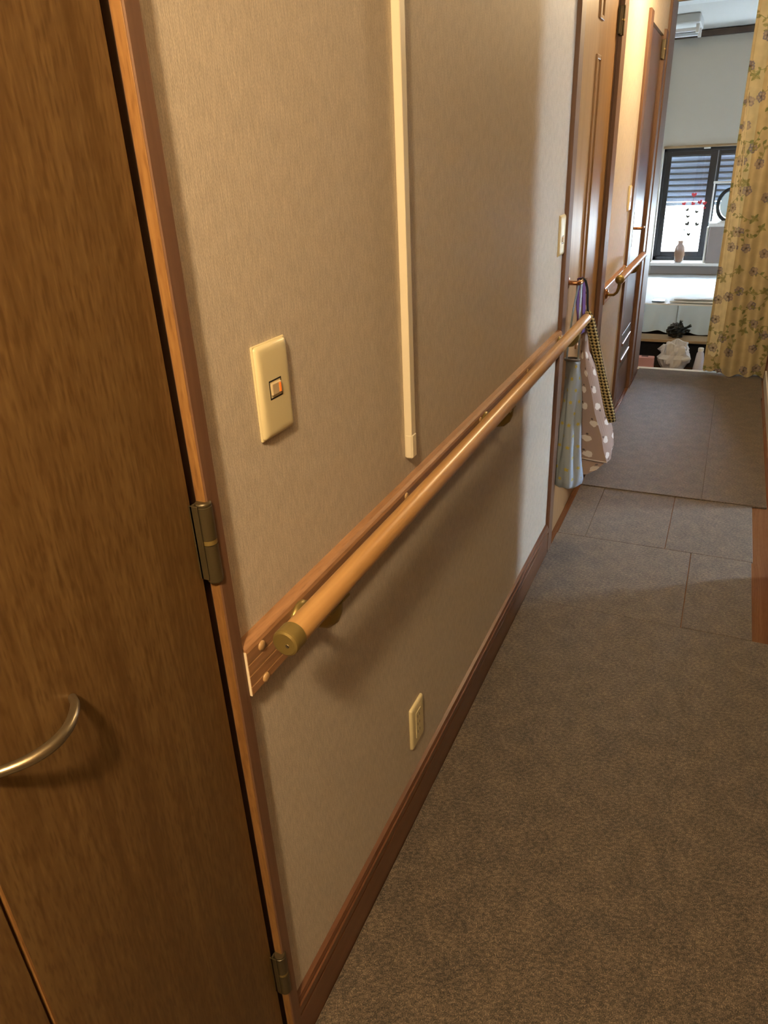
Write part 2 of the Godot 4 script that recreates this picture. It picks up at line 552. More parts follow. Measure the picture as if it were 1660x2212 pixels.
func baseboards_and_casings() -> void:
	var prof := PackedVector2Array([Vector2(0, 0), Vector2(0.012, 0), Vector2(0.012, 0.088), Vector2(0.0095, 0.091), Vector2(0.0095, 0.096), Vector2(0.0135, 0.099), Vector2(0.0135, 0.117), Vector2(0.0105, 0.119), Vector2(0.0105, 0.122), Vector2(0.008, 0.131), Vector2(0, 0.134)])
	var st := mb()
	run_profile(st, prof, 0.616, 2.614)
	var o := structure(put("baseboard_left", st, M.base), "dark brown moulded baseboard below the handrail", "baseboard")
	st = mb()
	run_profile(st, prof, 3.55, 4.33)
	put("length", st, M.base, o)
	st = mb()
	box(st, V(XR - 0.01, 0, -1.6), V(XR, 0.08, 2.69), 0.002, 2)
	box(st, V(XR - 0.01, 0, 3.46), V(XR, 0.08, 5.48), 0.002, 2)
	structure(put("baseboard_right", st, M.white), "white baseboard along the right wall", "baseboard")
	# casings: fronts stand 14 mm proud of the wall; a dark strip behind paints the gap shade
	trim("brown wooden casing at the hinge side of the closet", 0.594, 0.617, 0.0, true, 5)
	trim("brown wooden casing on the handrail side of the panelled door", 2.612, 2.68, 0.0, false, 6)
	trim("brown wooden casing on the hinge side of the panelled door", 3.45, 3.56, 0.0, false, 7)
	trim("brown wooden casing beside the short handrail", 4.32, 4.43, 0.0, false, 8)
	trim("brown wooden casing on the hinge side of the dark door", 5.10, 5.21, 0.0, false, 9)
	# end doorway
	var e := thing("trim_6", "brown wooden frame of the curtained doorway", "door frame", "", "structure")
	bx("jamb", V(-0.06, -0.15, 5.27), V(0.016, CEIL, 5.40), 0.003, M.casing, e, 1, Vector2(0.3, 0.1))
	bx("jamb", V(-0.06, -0.15, 5.42), V(0.010, CEIL, 5.66), 0.003, M.casing, e, 1, Vector2(0.1, 0.7))
	bx("jamb", V(0.856, -0.15, 5.50), V(0.96, CEIL, 5.66), 0.003, M.dark_door, e, 1, Vector2(0.2, 0.4))
	bx("head", V(0.010, 2.30, 5.56), V(0.856, CEIL, 5.66), 0.003, M.casing, e, 0)
	bx("threshold", V(0.010, -0.15, 5.615), V(0.856, 0.008, 5.665), 0.002, M.white, e, 0)
	# doorway to the side hall
	var s := thing("trim_7", "dark brown frame of the doorway to the side hall", "door frame", "", "structure")
	bx("jamb", V(XR - 0.014, 0, 2.69), V(XR + 0.114, 2.0, 2.735), 0.002, M.casing, s, 1, Vector2(0.4, 0.2))
	bx("jamb", V(XR - 0.014, 0, 3.395), V(XR + 0.114, 2.0, 3.45), 0.002, M.casing, s, 1, Vector2(0.1, 0.5))
	bx("head", V(XR - 0.014, 1.97, 2.735), V(XR + 0.114, 2.0, 3.395), 0.002, M.casing, s, 2)

var trims := 0
func trim(label: String, f0: float, f1: float, y0: float, reveal: bool, seed: int) -> void:
	trims += 1
	var o := thing("trim_%d" % trims, label, "door frame", "", "structure")
	bx("casing_front", V(-0.003, y0, f0), V(0.014, 2.09, f1), 0.0015, M.casing, o, 1, Vector2(0.07 * seed, 0.11 * seed))
	if reveal:
		bx("jamb", V(-0.0005, y0, f0 - 0.0012), V(0.0125, 2.06, f0 + 0.004), 0.0006, M.reveal, o, 1, Vector2(0.05 * seed, 0.3))
		bx("gap_shade", V(-0.07, y0, f0 + 0.014), V(-0.0035, 2.06, f1 - 0.003), 0.0006, M.trim_dark, o)  # dark strip painting the shade inside the closet door gap
	else:
		bx("jamb", V(-0.10, y0, f0 - 0.0002), V(-0.003, 2.06, f1), 0.001, M.casing, o, 1, Vector2(0.03 * seed, 0.2))

# ------------------------------------------------------------------ doors
func hinge(parent: Node, x: float, f: float, y0: float, y1: float, r: float, leaf: float, mat: Material) -> void:
	var h := Node3D.new()
	h.name = "hinge"
	parent.add_child(h, true)
	var mid := y0 + (y1 - y0) * 0.52
	var st := mb()
	lathe(st, [Vector2(0, y1), Vector2(r * 0.86, y1), Vector2(r * 0.98, y1 - 0.0015), Vector2(r * 0.98, y1 - 0.004), Vector2(r * 0.92, y1 - 0.0045), Vector2(r * 0.92, y1 - 0.005), Vector2(r, y1 - 0.0055), Vector2(r, mid + 0.003), Vector2(0, mid + 0.003)], Transform3D(Basis(), V(x, 0, f)), 20, true)
	put("upper_knuckle", st, mat, h)
	st = mb()
	lathe(st, [Vector2(0, mid + 0.003), Vector2(r * 0.97, mid + 0.003), Vector2(r * 0.97, mid - 0.003), Vector2(0, mid - 0.003)], Transform3D(Basis(), V(x, 0, f)), 20, true)
	put("washer", st, M.brass, h)
	st = mb()
	lathe(st, [Vector2(0, mid - 0.0045), Vector2(r, mid - 0.0045), Vector2(r, y0 + 0.002), Vector2(r * 0.9, y0), Vector2(0, y0)], Transform3D(Basis(), V(x, 0, f)), 20, true)
	put("lower_knuckle", st, mat, h)
	bx("leaf", V(-0.004, y0 + 0.006, f - leaf), V(x, y1 - 0.002, f - leaf + 0.002), 0.0005, mat, h)
	bx("leaf", V(-0.002, y0 + 0.006, f - leaf), V(0.0008, y1 - 0.002, f - 0.002), 0.0003, mat, h)

func closet_door() -> void:
	var d := thing("door_1", "brown folding closet door with a bow handle", "door", "", "structure")
	# two folding leaves; pale edging shows on the meeting edge
	bx("door_leaf", V(-0.034, 0.012, 0.2475), V(-0.006, 2.05, 0.5885), 0.0012, M.door, d, 1, Vector2(0.02, 0.0))
	bx("door_leaf", V(-0.034, 0.012, -0.10), V(-0.006, 2.05, 0.2435), 0.0012, M.door, d, 1, Vector2(0.21, 0.4))
	bx("edging", V(-0.032, 0.012, 0.2465), V(-0.0058, 2.05, 0.2500), 0.0008, M.reveal, d, 1, Vector2(0.1, 0.4))
	for q in [-0.10, -0.45]:
		bx("door_leaf", V(-0.034, 0.012, q - 0.345), V(-0.006, 2.05, q - 0.004), 0.0012, M.door, d, 1, Vector2(0.4 + q, 0.7))
	hinge(d, 0.0085, 0.5935, 1.030, 1.136, 0.0098, 0.012, M.bronze)
	hinge(d, 0.0085, 0.5935, 0.205, 0.305, 0.0098, 0.012, M.bronze)
	var pts := []
	var rad := []
	for i in 25:
		var s := i / 24.0
		pts.append(V(-0.004 + 0.034 * pow(sin(PI * s), 0.7), 1.02, 0.372 - 0.11 * s))
		rad.append(0.0042 + 0.0016 * sin(PI * s))
	var st := mb()
	tube(st, pts, rad, 14)
	put("handle", st, M.nickel, d)

func lever(parent: Node, x: float, y: float, f: float, plate: bool, len: float) -> void:
	var h := Node3D.new()
	h.name = "lever_handle"
	parent.add_child(h, true)
	var st := mb()
	if plate:
		box(st, V(x, y - 0.10, f - 0.02), V(x + 0.004, y + 0.09, f + 0.02), 0.0015)
		put("back_plate", st, M.nickel, h)
	else:
		lathe(st, [Vector2(0, 0), Vector2(0.024, 0), Vector2(0.024, 0.006), Vector2(0.018, 0.010), Vector2(0.01, 0.011), Vector2(0, 0.011)], Transform3D(Basis(Vector3(0, 0, 1), Vector3(1, 0, 0), Vector3(0, 1, 0)), V(x, y, f)), 24)
		put("rose", st, M.copper, h)
	st = mb()
	tube(st, [V(x, y, f), V(x + 0.02, y, f), V(x + 0.038, y, f), V(x + 0.046, y, f + 0.004), V(x + 0.050, y + 0.001, f + 0.014), V(x + 0.050, y + 0.003, f + 0.04), V(x + 0.049, y + 0.003, f + len * 0.7), V(x + 0.046, y - 0.001, f + len), V(x + 0.040, y - 0.002, f + len + 0.006)], [0.008, 0.008, 0.008, 0.0085, 0.0085, 0.008, 0.007, 0.0065, 0.005], 14)
	put("lever", st, M.copper, h)

func slit(parent: Node, x: float, f0: float, f1: float, y0: float, y1: float) -> void:
	var w := Node3D.new()
	w.name = "slit_panel"
	parent.add_child(w, true)
	for q in [[f0, f0 + 0.012, y0, y1], [f1 - 0.012, f1, y0, y1], [f0 + 0.012, f1 - 0.012, y0, y0 + 0.014], [f0 + 0.012, f1 - 0.012, y1 - 0.014, y1]]:
		bx("moulding", V(x - 0.002, q[2], q[0]), V(x + 0.007, q[3], q[1]), 0.002, M.hall_door, w, 1, Vector2(0.2, 0.1))
	bx("inset", V(x - 0.002, y0 + 0.01, f0 + 0.01), V(x + 0.0012, y1 - 0.01, f1 - 0.01), 0.0, M.reveal, w)

func hall_doors() -> void:
	var d := thing("door_2", "honey brown door with narrow moulded slits and hanging bags", "door", "", "structure")
	bx("door_leaf", V(-0.045, 0.008, 2.683), V(-0.007, 2.05, 3.446), 0.0015, M.hall_door, d, 1, Vector2(0.0, 0.0))
	slit(d, -0.007, 3.02, 3.105, 0.75, 1.79)
	slit(d, -0.007, 3.02, 3.105, 1.895, 2.02)
	hinge(d, 0.010, 3.446, 1.885, 1.985, 0.010, 0.014, M.bronze)
	hinge(d, 0.010, 3.446, 0.20, 0.30, 0.010, 0.014, M.bronze)
	lever(d, -0.007, 1.055, 2.75, false, 0.10)
	var e := thing("door_3", "dark glossy brown door with a long lock plate", "door", "", "structure")
	bx("door_leaf", V(-0.045, 0.008, 4.433), V(-0.007, 2.05, 5.097), 0.0015, M.dark_door, e, 1, Vector2(0.1, 0.3))
	hinge(e, 0.010, 5.097, 1.94, 2.04, 0.010, 0.016, M.bronze)
	lever(e, -0.007, 1.075, 4.62, true, 0.10)
	# lower door panel; two raised bars shape in its pale highlight lines
	var g := Node3D.new()
	g.name = "lower_panel"
	e.add_child(g)
	for k in 2:
		bx("slat", V(-0.008, 0.30 + 0.10 * k, 4.60), V(0.004, 0.318 + 0.10 * k, 4.96), 0.002, M.dark_door, g)  # bar in place of a highlight on the panel
	bx("panel_back", V(-0.0075, 0.25, 4.58), V(-0.004, 0.47, 4.98), 0.001, M.bronze, g)

# ------------------------------------------------------------------ far window
func far_window() -> void:
	var w := thing("window_2", "black framed sliding window with a half lowered shutter", "window", "", "structure")
	var f := 8.11
	bx("outer_frame", V(-0.19, 0.463, f), V(-0.165, 1.475, f + 0.08), 0.002, M.alu_black, w)
	bx("outer_frame", V(-0.19, 1.445, f), V(1.5, 1.475, f + 0.08), 0.002, M.alu_black, w)
	bx("outer_frame", V(-0.19, 0.463, f), V(1.5, 0.505, f + 0.08), 0.002, M.alu_black, w)
	bx("outer_frame", V(1.47, 0.463, f), V(1.5, 1.475, f + 0.08), 0.002, M.alu_black, w)
	for q in [[-0.165, 0.30, 0.0, M.alu_black], [0.27, 1.47, 0.035, M.alu_black]]:
		var s := Node3D.new()
		s.name = "sash"
		w.add_child(s, true)
		var g: float = f + 0.008 + q[2]
		bx("stile", V(q[0], 0.505, g), V(q[0] + 0.045, 1.445, g + 0.028), 0.002, q[3], s)
		bx("stile", V(q[1] - 0.075, 0.505, g), V(q[1], 1.445, g + 0.028), 0.002, q[3], s)
		bx("rail", V(q[0] + 0.045, 0.505, g), V(q[1] - 0.075, 0.55, g + 0.028), 0.002, q[3], s)
		bx("rail", V(q[0] + 0.045, 1.41, g), V(q[1] - 0.075, 1.445, g + 0.028), 0.002, q[3], s)
		bx("pane", V(q[0] + 0.045, 0.55, g + 0.012), V(q[1] - 0.075, 1.41, g + 0.016), 0, M.glass, s)
	bx("meeting_strip", V(0.285, 0.505, f + 0.002), V(0.293, 1.445, f + 0.008), 0.001, M.alu_grey, w)
	bx("catch", V(0.16, 1.462, 8.03), V(0.215, 1.474, 8.10), 0.002, M.white, w)
	bx("curtain_rail", V(-0.19, 1.475, 8.0), V(1.5, 1.497, 8.022), 0.002, M.shelf, w, 0)
	bx("sill_shade", V(-0.19, 0.35, 8.006), V(1.5, 0.441, 8.021), 0.002, plain(Color(0.60, 0.57, 0.56), 0.6), w, 0)  # grey panel carries the shade under the sill in its colour
	bx("window_sill", V(-0.19, 0.44, 7.90), V(1.5, 0.468, 8.12), 0.003, M.white, w, 0)
	var sh := thing("window_shutter", "blue grey slatted roll shutter lowered halfway outside the window", "shutter")
	var y := 1.00
	while y < 1.47:
		var st := mb()
		run_slat(st, -0.25, 1.55, y, 8.24)
		put("slat", st, M.slat, sh)
		bx("slat_gap_shade", V(-0.25, y + 0.0355, 8.262), V(1.55, y + 0.0525, 8.266), 0, M.alu_black, sh, 0)  # black strip stands in for the shade between slats
		y += 0.052
	bx("bottom_bar", V(-0.25, 0.965, 8.225), V(1.55, 0.996, 8.255), 0.003, M.alu_grey, sh, 0)

func run_slat(st: SurfaceTool, x0: float, x1: float, y: float, f: float) -> void:
	# a convex slat running across, with a set-back lip between one slat and the next
	var prof := [Vector2(0.020, 0.0), Vector2(0.003, 0.004), Vector2(0.0, 0.018), Vector2(0.003, 0.032), Vector2(0.020, 0.036), Vector2(0.024, 0.036), Vector2(0.024, 0.0)]
	st.set_smooth_group(-1)
	for i in prof.size():
		var a: Vector2 = prof[i]
		var b: Vector2 = prof[(i + 1) % prof.size()]
		var e := b - a
		quad(st, V(x0, y + a.y, f + a.x), V(x1, y + a.y, f + a.x), V(x1, y + b.y, f + b.x), V(x0, y + b.y, f + b.x), Vector3(0, e.x, e.y), 0)

# ------------------------------------------------------------------ floor mats
func floor_mats() -> void:
	var st := mb()
	box(st, V(0.013, 0, -1.59), V(0.856, 0.006, 2.2475), 0.0015)
	box(st, V(0.013, 0, 2.2465), V(0.5520, 0.006, 2.7995), 0.0015)
	tag(put("carpet_mat", st, M.carpet), "large brown felt carpet under the near handrail", "carpet")
	var cut := [
		[0.5550, 0.774, 2.2500, 2.7995, 0.006, "small brown carpet square beside the bare wooden floor strip"],
		[0.016, 0.1315, 2.8003, 3.3355, 0.006, "narrow brown carpet strip beneath the hanging bags"],
		[0.1330, 0.4515, 2.8003, 3.3355, 0.006, "brown carpet square between the strip under the bags and a dark seam"],
		[0.4545, 0.779, 2.8003, 3.3355, 0.006, "brown carpet square ending at the bare floor in the side doorway"],
		[0.016, 0.5660, 3.336, 5.0572, 0.0095, "long brown carpet runner alongside the two hall doors"],
		[0.5668, 0.838, 3.336, 5.0572, 0.0095, "long brown carpet runner along the right wall"],
		[0.024, 0.846, 5.058, 5.612, 0.0085, "carpet piece lying across the curtained doorway"]]
	for a in cut:
		tag(bx("carpet_mat", V(a[0], 0, a[2]), V(a[1], a[4], a[3]), 0.0015, M.carpet), a[5], "carpet")

# ------------------------------------------------------------------ handrails
func ring_basis(axis: Vector3) -> Basis:
	var y := axis.normalized()
	var x := y.cross(Vector3.UP)
	if x.length() < 0.1: x = y.cross(Vector3.RIGHT)
	x = x.normalized()
	return Basis(x, y, x.cross(y))

func bracket(parent: Node, f: float, y: float) -> void:
	var b := Node3D.new()
	b.name = "bracket"
	parent.add_child(b, true)
	var st := mb()
	lathe(st, [Vector2(0, 0), Vector2(0.027, 0), Vector2(0.027, 0.004), Vector2(0.022, 0.009), Vector2(0.012, 0.012), Vector2(0, 0.012)], Transform3D(ring_basis(Vector3.RIGHT), V(0.018, y - 0.058, f)), 24)
	put("flange", st, M.brass, b)
	st = mb()
	tube(st, [V(0.024, y - 0.058, f), V(0.05, y - 0.058, f), V(0.066, y - 0.055, f), V(0.076, y - 0.045, f), V(0.080, y - 0.032, f), V(0.080, y - 0.016, f)], [0.010, 0.0095, 0.0095, 0.010, 0.011, 0.013], 16)
	put("arm", st, M.brass, b)
	st = mb()
	box(st, V(0.069, y - 0.0215, f - 0.03), V(0.091, y - 0.0155, f + 0.03), 0.002)
	put("saddle", st, M.brass, b)

func backing_board(parent: Node, f0: float, f1: float, off: float) -> void:
	var p := PackedVector2Array([Vector2(0, 0.832), Vector2(0.015, 0.832), Vector2(0.018, 0.835)])
	for g in [0.848, 0.866, 0.884]:
		p.append_array([Vector2(0.018, g - 0.0012), Vector2(0.0168, g), Vector2(0.018, g + 0.0012)])
	p.append_array([Vector2(0.018, 0.903), Vector2(0.016, 0.908), Vector2(0.011, 0.912), Vector2(0, 0.915)])
	var st := mb()
	run_profile(st, p, f0, f1, Vector2(0.1, off))
	var bb := put("backing_board", st, M.board, parent)
	for g in [0.848, 0.866, 0.884]:
		bx("groove_line", V(0.016, g - 0.0007, f0 + 0.0005), V(0.01755, g + 0.0007, f1 - 0.0005), 0, M.groove, bb, 2)

func plug(parent: Node, f: float, y: float) -> void:
	var st := mb()
	lathe(st, [Vector2(0.0075, 0), Vector2(0.0072, 0.002), Vector2(0.005, 0.0036), Vector2(0, 0.0042)], Transform3D(ring_basis(Vector3.RIGHT), V(0.0178, y, f)), 16)
	put("screw_cap", st, M.plug, parent)

func handrails() -> void:
	var o := thing("handrail", "long honey coloured wooden handrail with a brass end cap", "handrail")
	backing_board(o, 0.6175, 2.612, 0.0)
	bx("end_grain", V(0.001, 0.833, 0.6168), V(0.0172, 0.905, 0.6180), 0, M.pale_cut, o)
	var st := mb()
	var pts := []
	for i in 12: pts.append(V(0.080, 0.936, 0.640 + (2.722 - 0.640) * i / 11.0))
	var rr := []
	for i in 12: rr.append(0.0175)
	pts.append(V(0.080, 0.936, 2.730)); rr.append(0.0155)
	pts.append(V(0.080, 0.936, 2.734)); rr.append(0.011)
	tube(st, pts, rr, 32)
	put("rail", st, M.rail, o)
	st = mb()
	lathe(st, [Vector2(0, 0), Vector2(0.0155, 0), Vector2(0.0182, 0.0018), Vector2(0.019, 0.005), Vector2(0.019, 0.024), Vector2(0.0178, 0.0245), Vector2(0.0, 0.0245)], Transform3D(Basis(Vector3(1, 0, 0), Vector3(0, 0, -1), Vector3(0, 1, 0)), V(0.080, 0.936, 0.617)), 36, true)
	var cap := put("end_cap", st, M.brass, o)
	st = mb()
	lathe(st, [Vector2(0.0028, 0.0), Vector2(0.0028, 0.0006), Vector2(0.0022, 0.0009), Vector2(0.0015, 0.0003), Vector2(0, 0.0003)], Transform3D(Basis(Vector3(1, 0, 0), Vector3(0, 0, 1), Vector3(0, -1, 0)), V(0.0845, 0.9345, 0.617)), 16)
	put("screw", st, M.nickel, cap)
	for f in [0.75, 1.675, 2.55]: bracket(o, f, 0.936)
	for f in [0.651, 1.163, 1.639, 2.109, 2.585]:
		plug(o, f, 0.895)
		plug(o, f, 0.841)
	var r := thing("handrail", "short brown wooden handrail with a round brass knob between the doors", "handrail")
	backing_board(r, 3.565, 4.315, 0.9)
	st = mb()
	pts = []
	for i in 8: pts.append(V(0.080, 0.95, 3.57 + (4.45 - 3.57) * i / 7.0))
	tube(st, pts, 0.0175, 28)
	put("rail", st, M.board, r)
	st = mb()
	var ball := []
	for i in 13: ball.append(Vector2(0.021 * sin(PI * i / 12.0), -0.021 * cos(PI * i / 12.0)))
	lathe(st, ball, Transform3D(Basis(), V(0.080, 0.95, 3.556)), 24)
	put("knob", st, M.brass, r)
	st = mb()
	lathe(st, [Vector2(0.0185, 0), Vector2(0.0185, 0.012), Vector2(0, 0.012)], Transform3D(ring_basis(V(0, 0, 1)), V(0.080, 0.95, 4.442)), 24, true)
	put("end_cap", st, M.nickel, r)
	# curved arm that carries the near end
	st = mb()
	tube(st, [V(0.016, 0.878, 3.60), V(0.035, 0.874, 3.595), V(0.055, 0.876, 3.585), V(0.070, 0.890, 3.572), V(0.078, 0.912, 3.562), V(0.080, 0.932, 3.557)], [0.008, 0.006, 0.006, 0.0065, 0.007, 0.008], 14)
	put("bracket_arm", st, M.brass, r)
	st = mb()
	lathe(st, [Vector2(0, 0), Vector2(0.024, 0), Vector2(0.022, 0.006), Vector2(0.01, 0.011), Vector2(0, 0.012)], Transform3D(ring_basis(Vector3.RIGHT), V(0.0175, 0.878, 3.60)), 20)
	put("flange", st, M.copper, r)
	bracket(r, 4.22, 0.95)

# ------------------------------------------------------------------ switches, socket, cable duct
func plate_shape(f0: float, f1: float, y0: float, y1: float, x0: float, x1: float, rim: float) -> SurfaceTool:
	var st := mb()
	var rings := []
	for a in [[0.0, x0], [0.0, x1 - rim], [rim * 0.3, x1 - rim * 0.35], [rim, x1], [rim * 1.8, x1 + 0.0004]]:
		var ring := []
		var g0: float = f0 + a[0]; var g1: float = f1 - a[0]; var h0: float = y0 + a[0]; var h1: float = y1 - a[0]
		var c := 0.004
		for q in [[g0 + c, h0], [g1 - c, h0], [g1 - c * 0.3, h0 + c * 0.3], [g1, h0 + c], [g1, h1 - c], [g1 - c * 0.3, h1 - c * 0.3], [g1 - c, h1], [g0 + c, h1], [g0 + c * 0.3, h1 - c * 0.3], [g0, h1 - c], [g0, h0 + c], [g0 + c * 0.3, h0 + c * 0.3]]:
			ring.append(V(a[1], q[1], q[0]))
		rings.append(ring)
	st.set_smooth_group(1)
	for i in rings.size() - 1:
		st.set_smooth_group(1)
		var mid := V(x0 - 0.02, (y0 + y1) * 0.5, (f0 + f1) * 0.5)
		for k in 12:
			var a: Vector3 = rings[i][k]; var b: Vector3 = rings[i][(k + 1) % 12]; var c: Vector3 = rings[i + 1][(k + 1) % 12]; var d: Vector3 = rings[i + 1][k]
			var h := (a + c) * 0.5 - mid
			tri(st, a, b, c, Vector2.ZERO, Vector2.ZERO, Vector2.ZERO, h)
			tri(st, a, c, d, Vector2.ZERO, Vector2.ZERO, Vector2.ZERO, h)
	var last: Array = rings[rings.size() - 1]
	for k in range(1, 11):
		tri(st, last[0], last[k], last[k + 1], Vector2.ZERO, Vector2.ZERO, Vector2.ZERO, Vector3.RIGHT)
	return st

func light_switch(f0: float, f1: float, y0: float, y1: float, label: String, ry: float, lit: bool) -> void:
	var s := thing("light_switch", label, "switch", "corridor light switches")
	bx("base_rim", V(0, y0 - 0.001, f0 - 0.001), V(0.0035, y1 + 0.001, f1 + 0.001), 0.001, M.ivory, s)
	put("cover_plate", plate_shape(f0, f1, y0, y1, 0.0025, 0.0088, 0.006), M.ivory, s)
	var fc := (f0 + f1) * 0.5 - 0.003
	var r := Node3D.new()
	r.name = "rocker_switch"
	s.add_child(r)
	# dark slot round the rocker, laid as four narrow sides so that the joint reads
	for q in [[-0.0145, -0.0128, -0.0125, 0.0125], [0.0128, 0.0145, -0.0125, 0.0125], [-0.0145, 0.0145, -0.0125, -0.0105], [-0.0145, 0.0145, 0.0105, 0.0125]]:
		bx("slot", V(0.0085, ry + q[2], fc + q[0]), V(0.0094, ry + q[3], fc + q[1]), 0, M.dark_gap, r)
	bx("rocker", V(0.0085, ry - 0.0075, fc - 0.0115), V(0.0118, ry + 0.0085, fc + 0.0118), 0.0012, M.rocker, r)
	if lit:
		bx("pilot_lamp", V(0.0112, ry - 0.0055, fc + 0.0045), V(0.0124, ry + 0.0065, fc + 0.0088), 0.0004, M.pilot, r)

func wall_fittings() -> void:
	light_switch(0.735, 0.809, 1.158, 1.281, "ivory light switch with a small amber pilot lamp beside the closet", 1.2215, true)
	light_switch(2.527, 2.603, 1.172, 1.298, "ivory light switch on the wall next to the hanging bags", 1.222, false)
	light_switch(4.205, 4.285, 1.195, 1.315, "ivory light switch above the short handrail", 1.245, false)
	var s := thing("wall_socket", "ivory power socket low on the wall above the baseboard", "socket")
	put("cover_plate", plate_shape(1.178, 1.250, 0.218, 0.338, 0, 0.0075, 0.004), M.ivory, s)
	bx("socket_body", V(0.007, 0.240, 1.199), V(0.0092, 0.316, 1.229), 0.001, M.ivory, s)
	for y in [0.255, 0.278, 0.301]:
		for f in [1.2085, 1.2195]:
			bx("slot", V(0.0088, y - 0.004, f - 0.0008), V(0.0094, y + 0.004, f + 0.0008), 0, M.dark_gap, s)
	var d := thing("cable_duct", "cream plastic cable duct running down the wall", "cable duct")
	bx("channel", V(0, 0.958, 1.206), V(0.015, CEIL, 1.227), 0.001, M.cream, d)
	bx("end_cap", V(0, 0.955, 1.2048), V(0.0165, 1.006, 1.2285), 0.0035, M.cream, d)

# ------------------------------------------------------------------ bags on the door handle
func print_image(base: Color, kind: String, seed: int) -> Image:
	var n := 256
	var img := Image.create(n, n, false, Image.FORMAT_RGB8)
	var wv := noise(seed, 0.5, 1)
	for y in n:
		for x in n:
			img.set_pixel(x, y, base * (1.0 + 0.05 * wv.get_noise_2d(x, y)))
	var rng := RandomNumberGenerator.new()
	rng.seed = seed
	if kind == "dots":
		for k in 14:
			blob(img, Vector2((k % 4) * 64 + (32 if (k / 4) % 2 else 0) + 20, (k / 4) * 64 + 24), 9.0, Color(0.72, 0.68, 0.36), 0.3, rng)
	elif kind == "apples":
		for k in 9:
			var c := Vector2((k % 3) * 85 + (40 if (k / 3) % 2 else 0) + 20, (k / 3) * 85 + 30)
			var a := rng.randf() * TAU
			for d in [Vector2(-9, 0), Vector2(9, 0), Vector2(0, 9)]:
				blob(img, c + d.rotated(a) * 0.75, 13.0, Color(0.86, 0.84, 0.83), 0.05, rng)
			blob(img, c + Vector2(0, -22).rotated(a), 5.0, Color(0.35, 0.31, 0.30), 0.1, rng)
	elif kind == "houndstooth":
		for y in n:
			for x in n:
				var u := (x / 8) % 8
				var v := (y / 8) % 8
				var on := (u < 4) != (v < 4)
				if u < 4 and v < 4: on = (u + v) % 4 < 2
				elif u >= 4 and v >= 4: on = (u + v) % 4 < 2
				else: on = u >= 4
				img.set_pixel(x, y, Color(0.70, 0.64, 0.47) if on else Color(0.09, 0.08, 0.07))
	return img

func blob(img: Image, c: Vector2, r: float, col: Color, rag: float, rng: RandomNumberGenerator) -> void:
	var n := img.get_width()
	var h := img.get_height()
	var p := rng.randf() * TAU
	for y in range(int(c.y - r * 1.4), int(c.y + r * 1.4) + 1):
		for x in range(int(c.x - r * 1.4), int(c.x + r * 1.4) + 1):
			var d := Vector2(x, y) - c
			if d.length() < r * (1.0 + rag * sin(5.0 * d.angle() + p)):
				img.set_pixel(posmod(x, n), posmod(y, h), col)

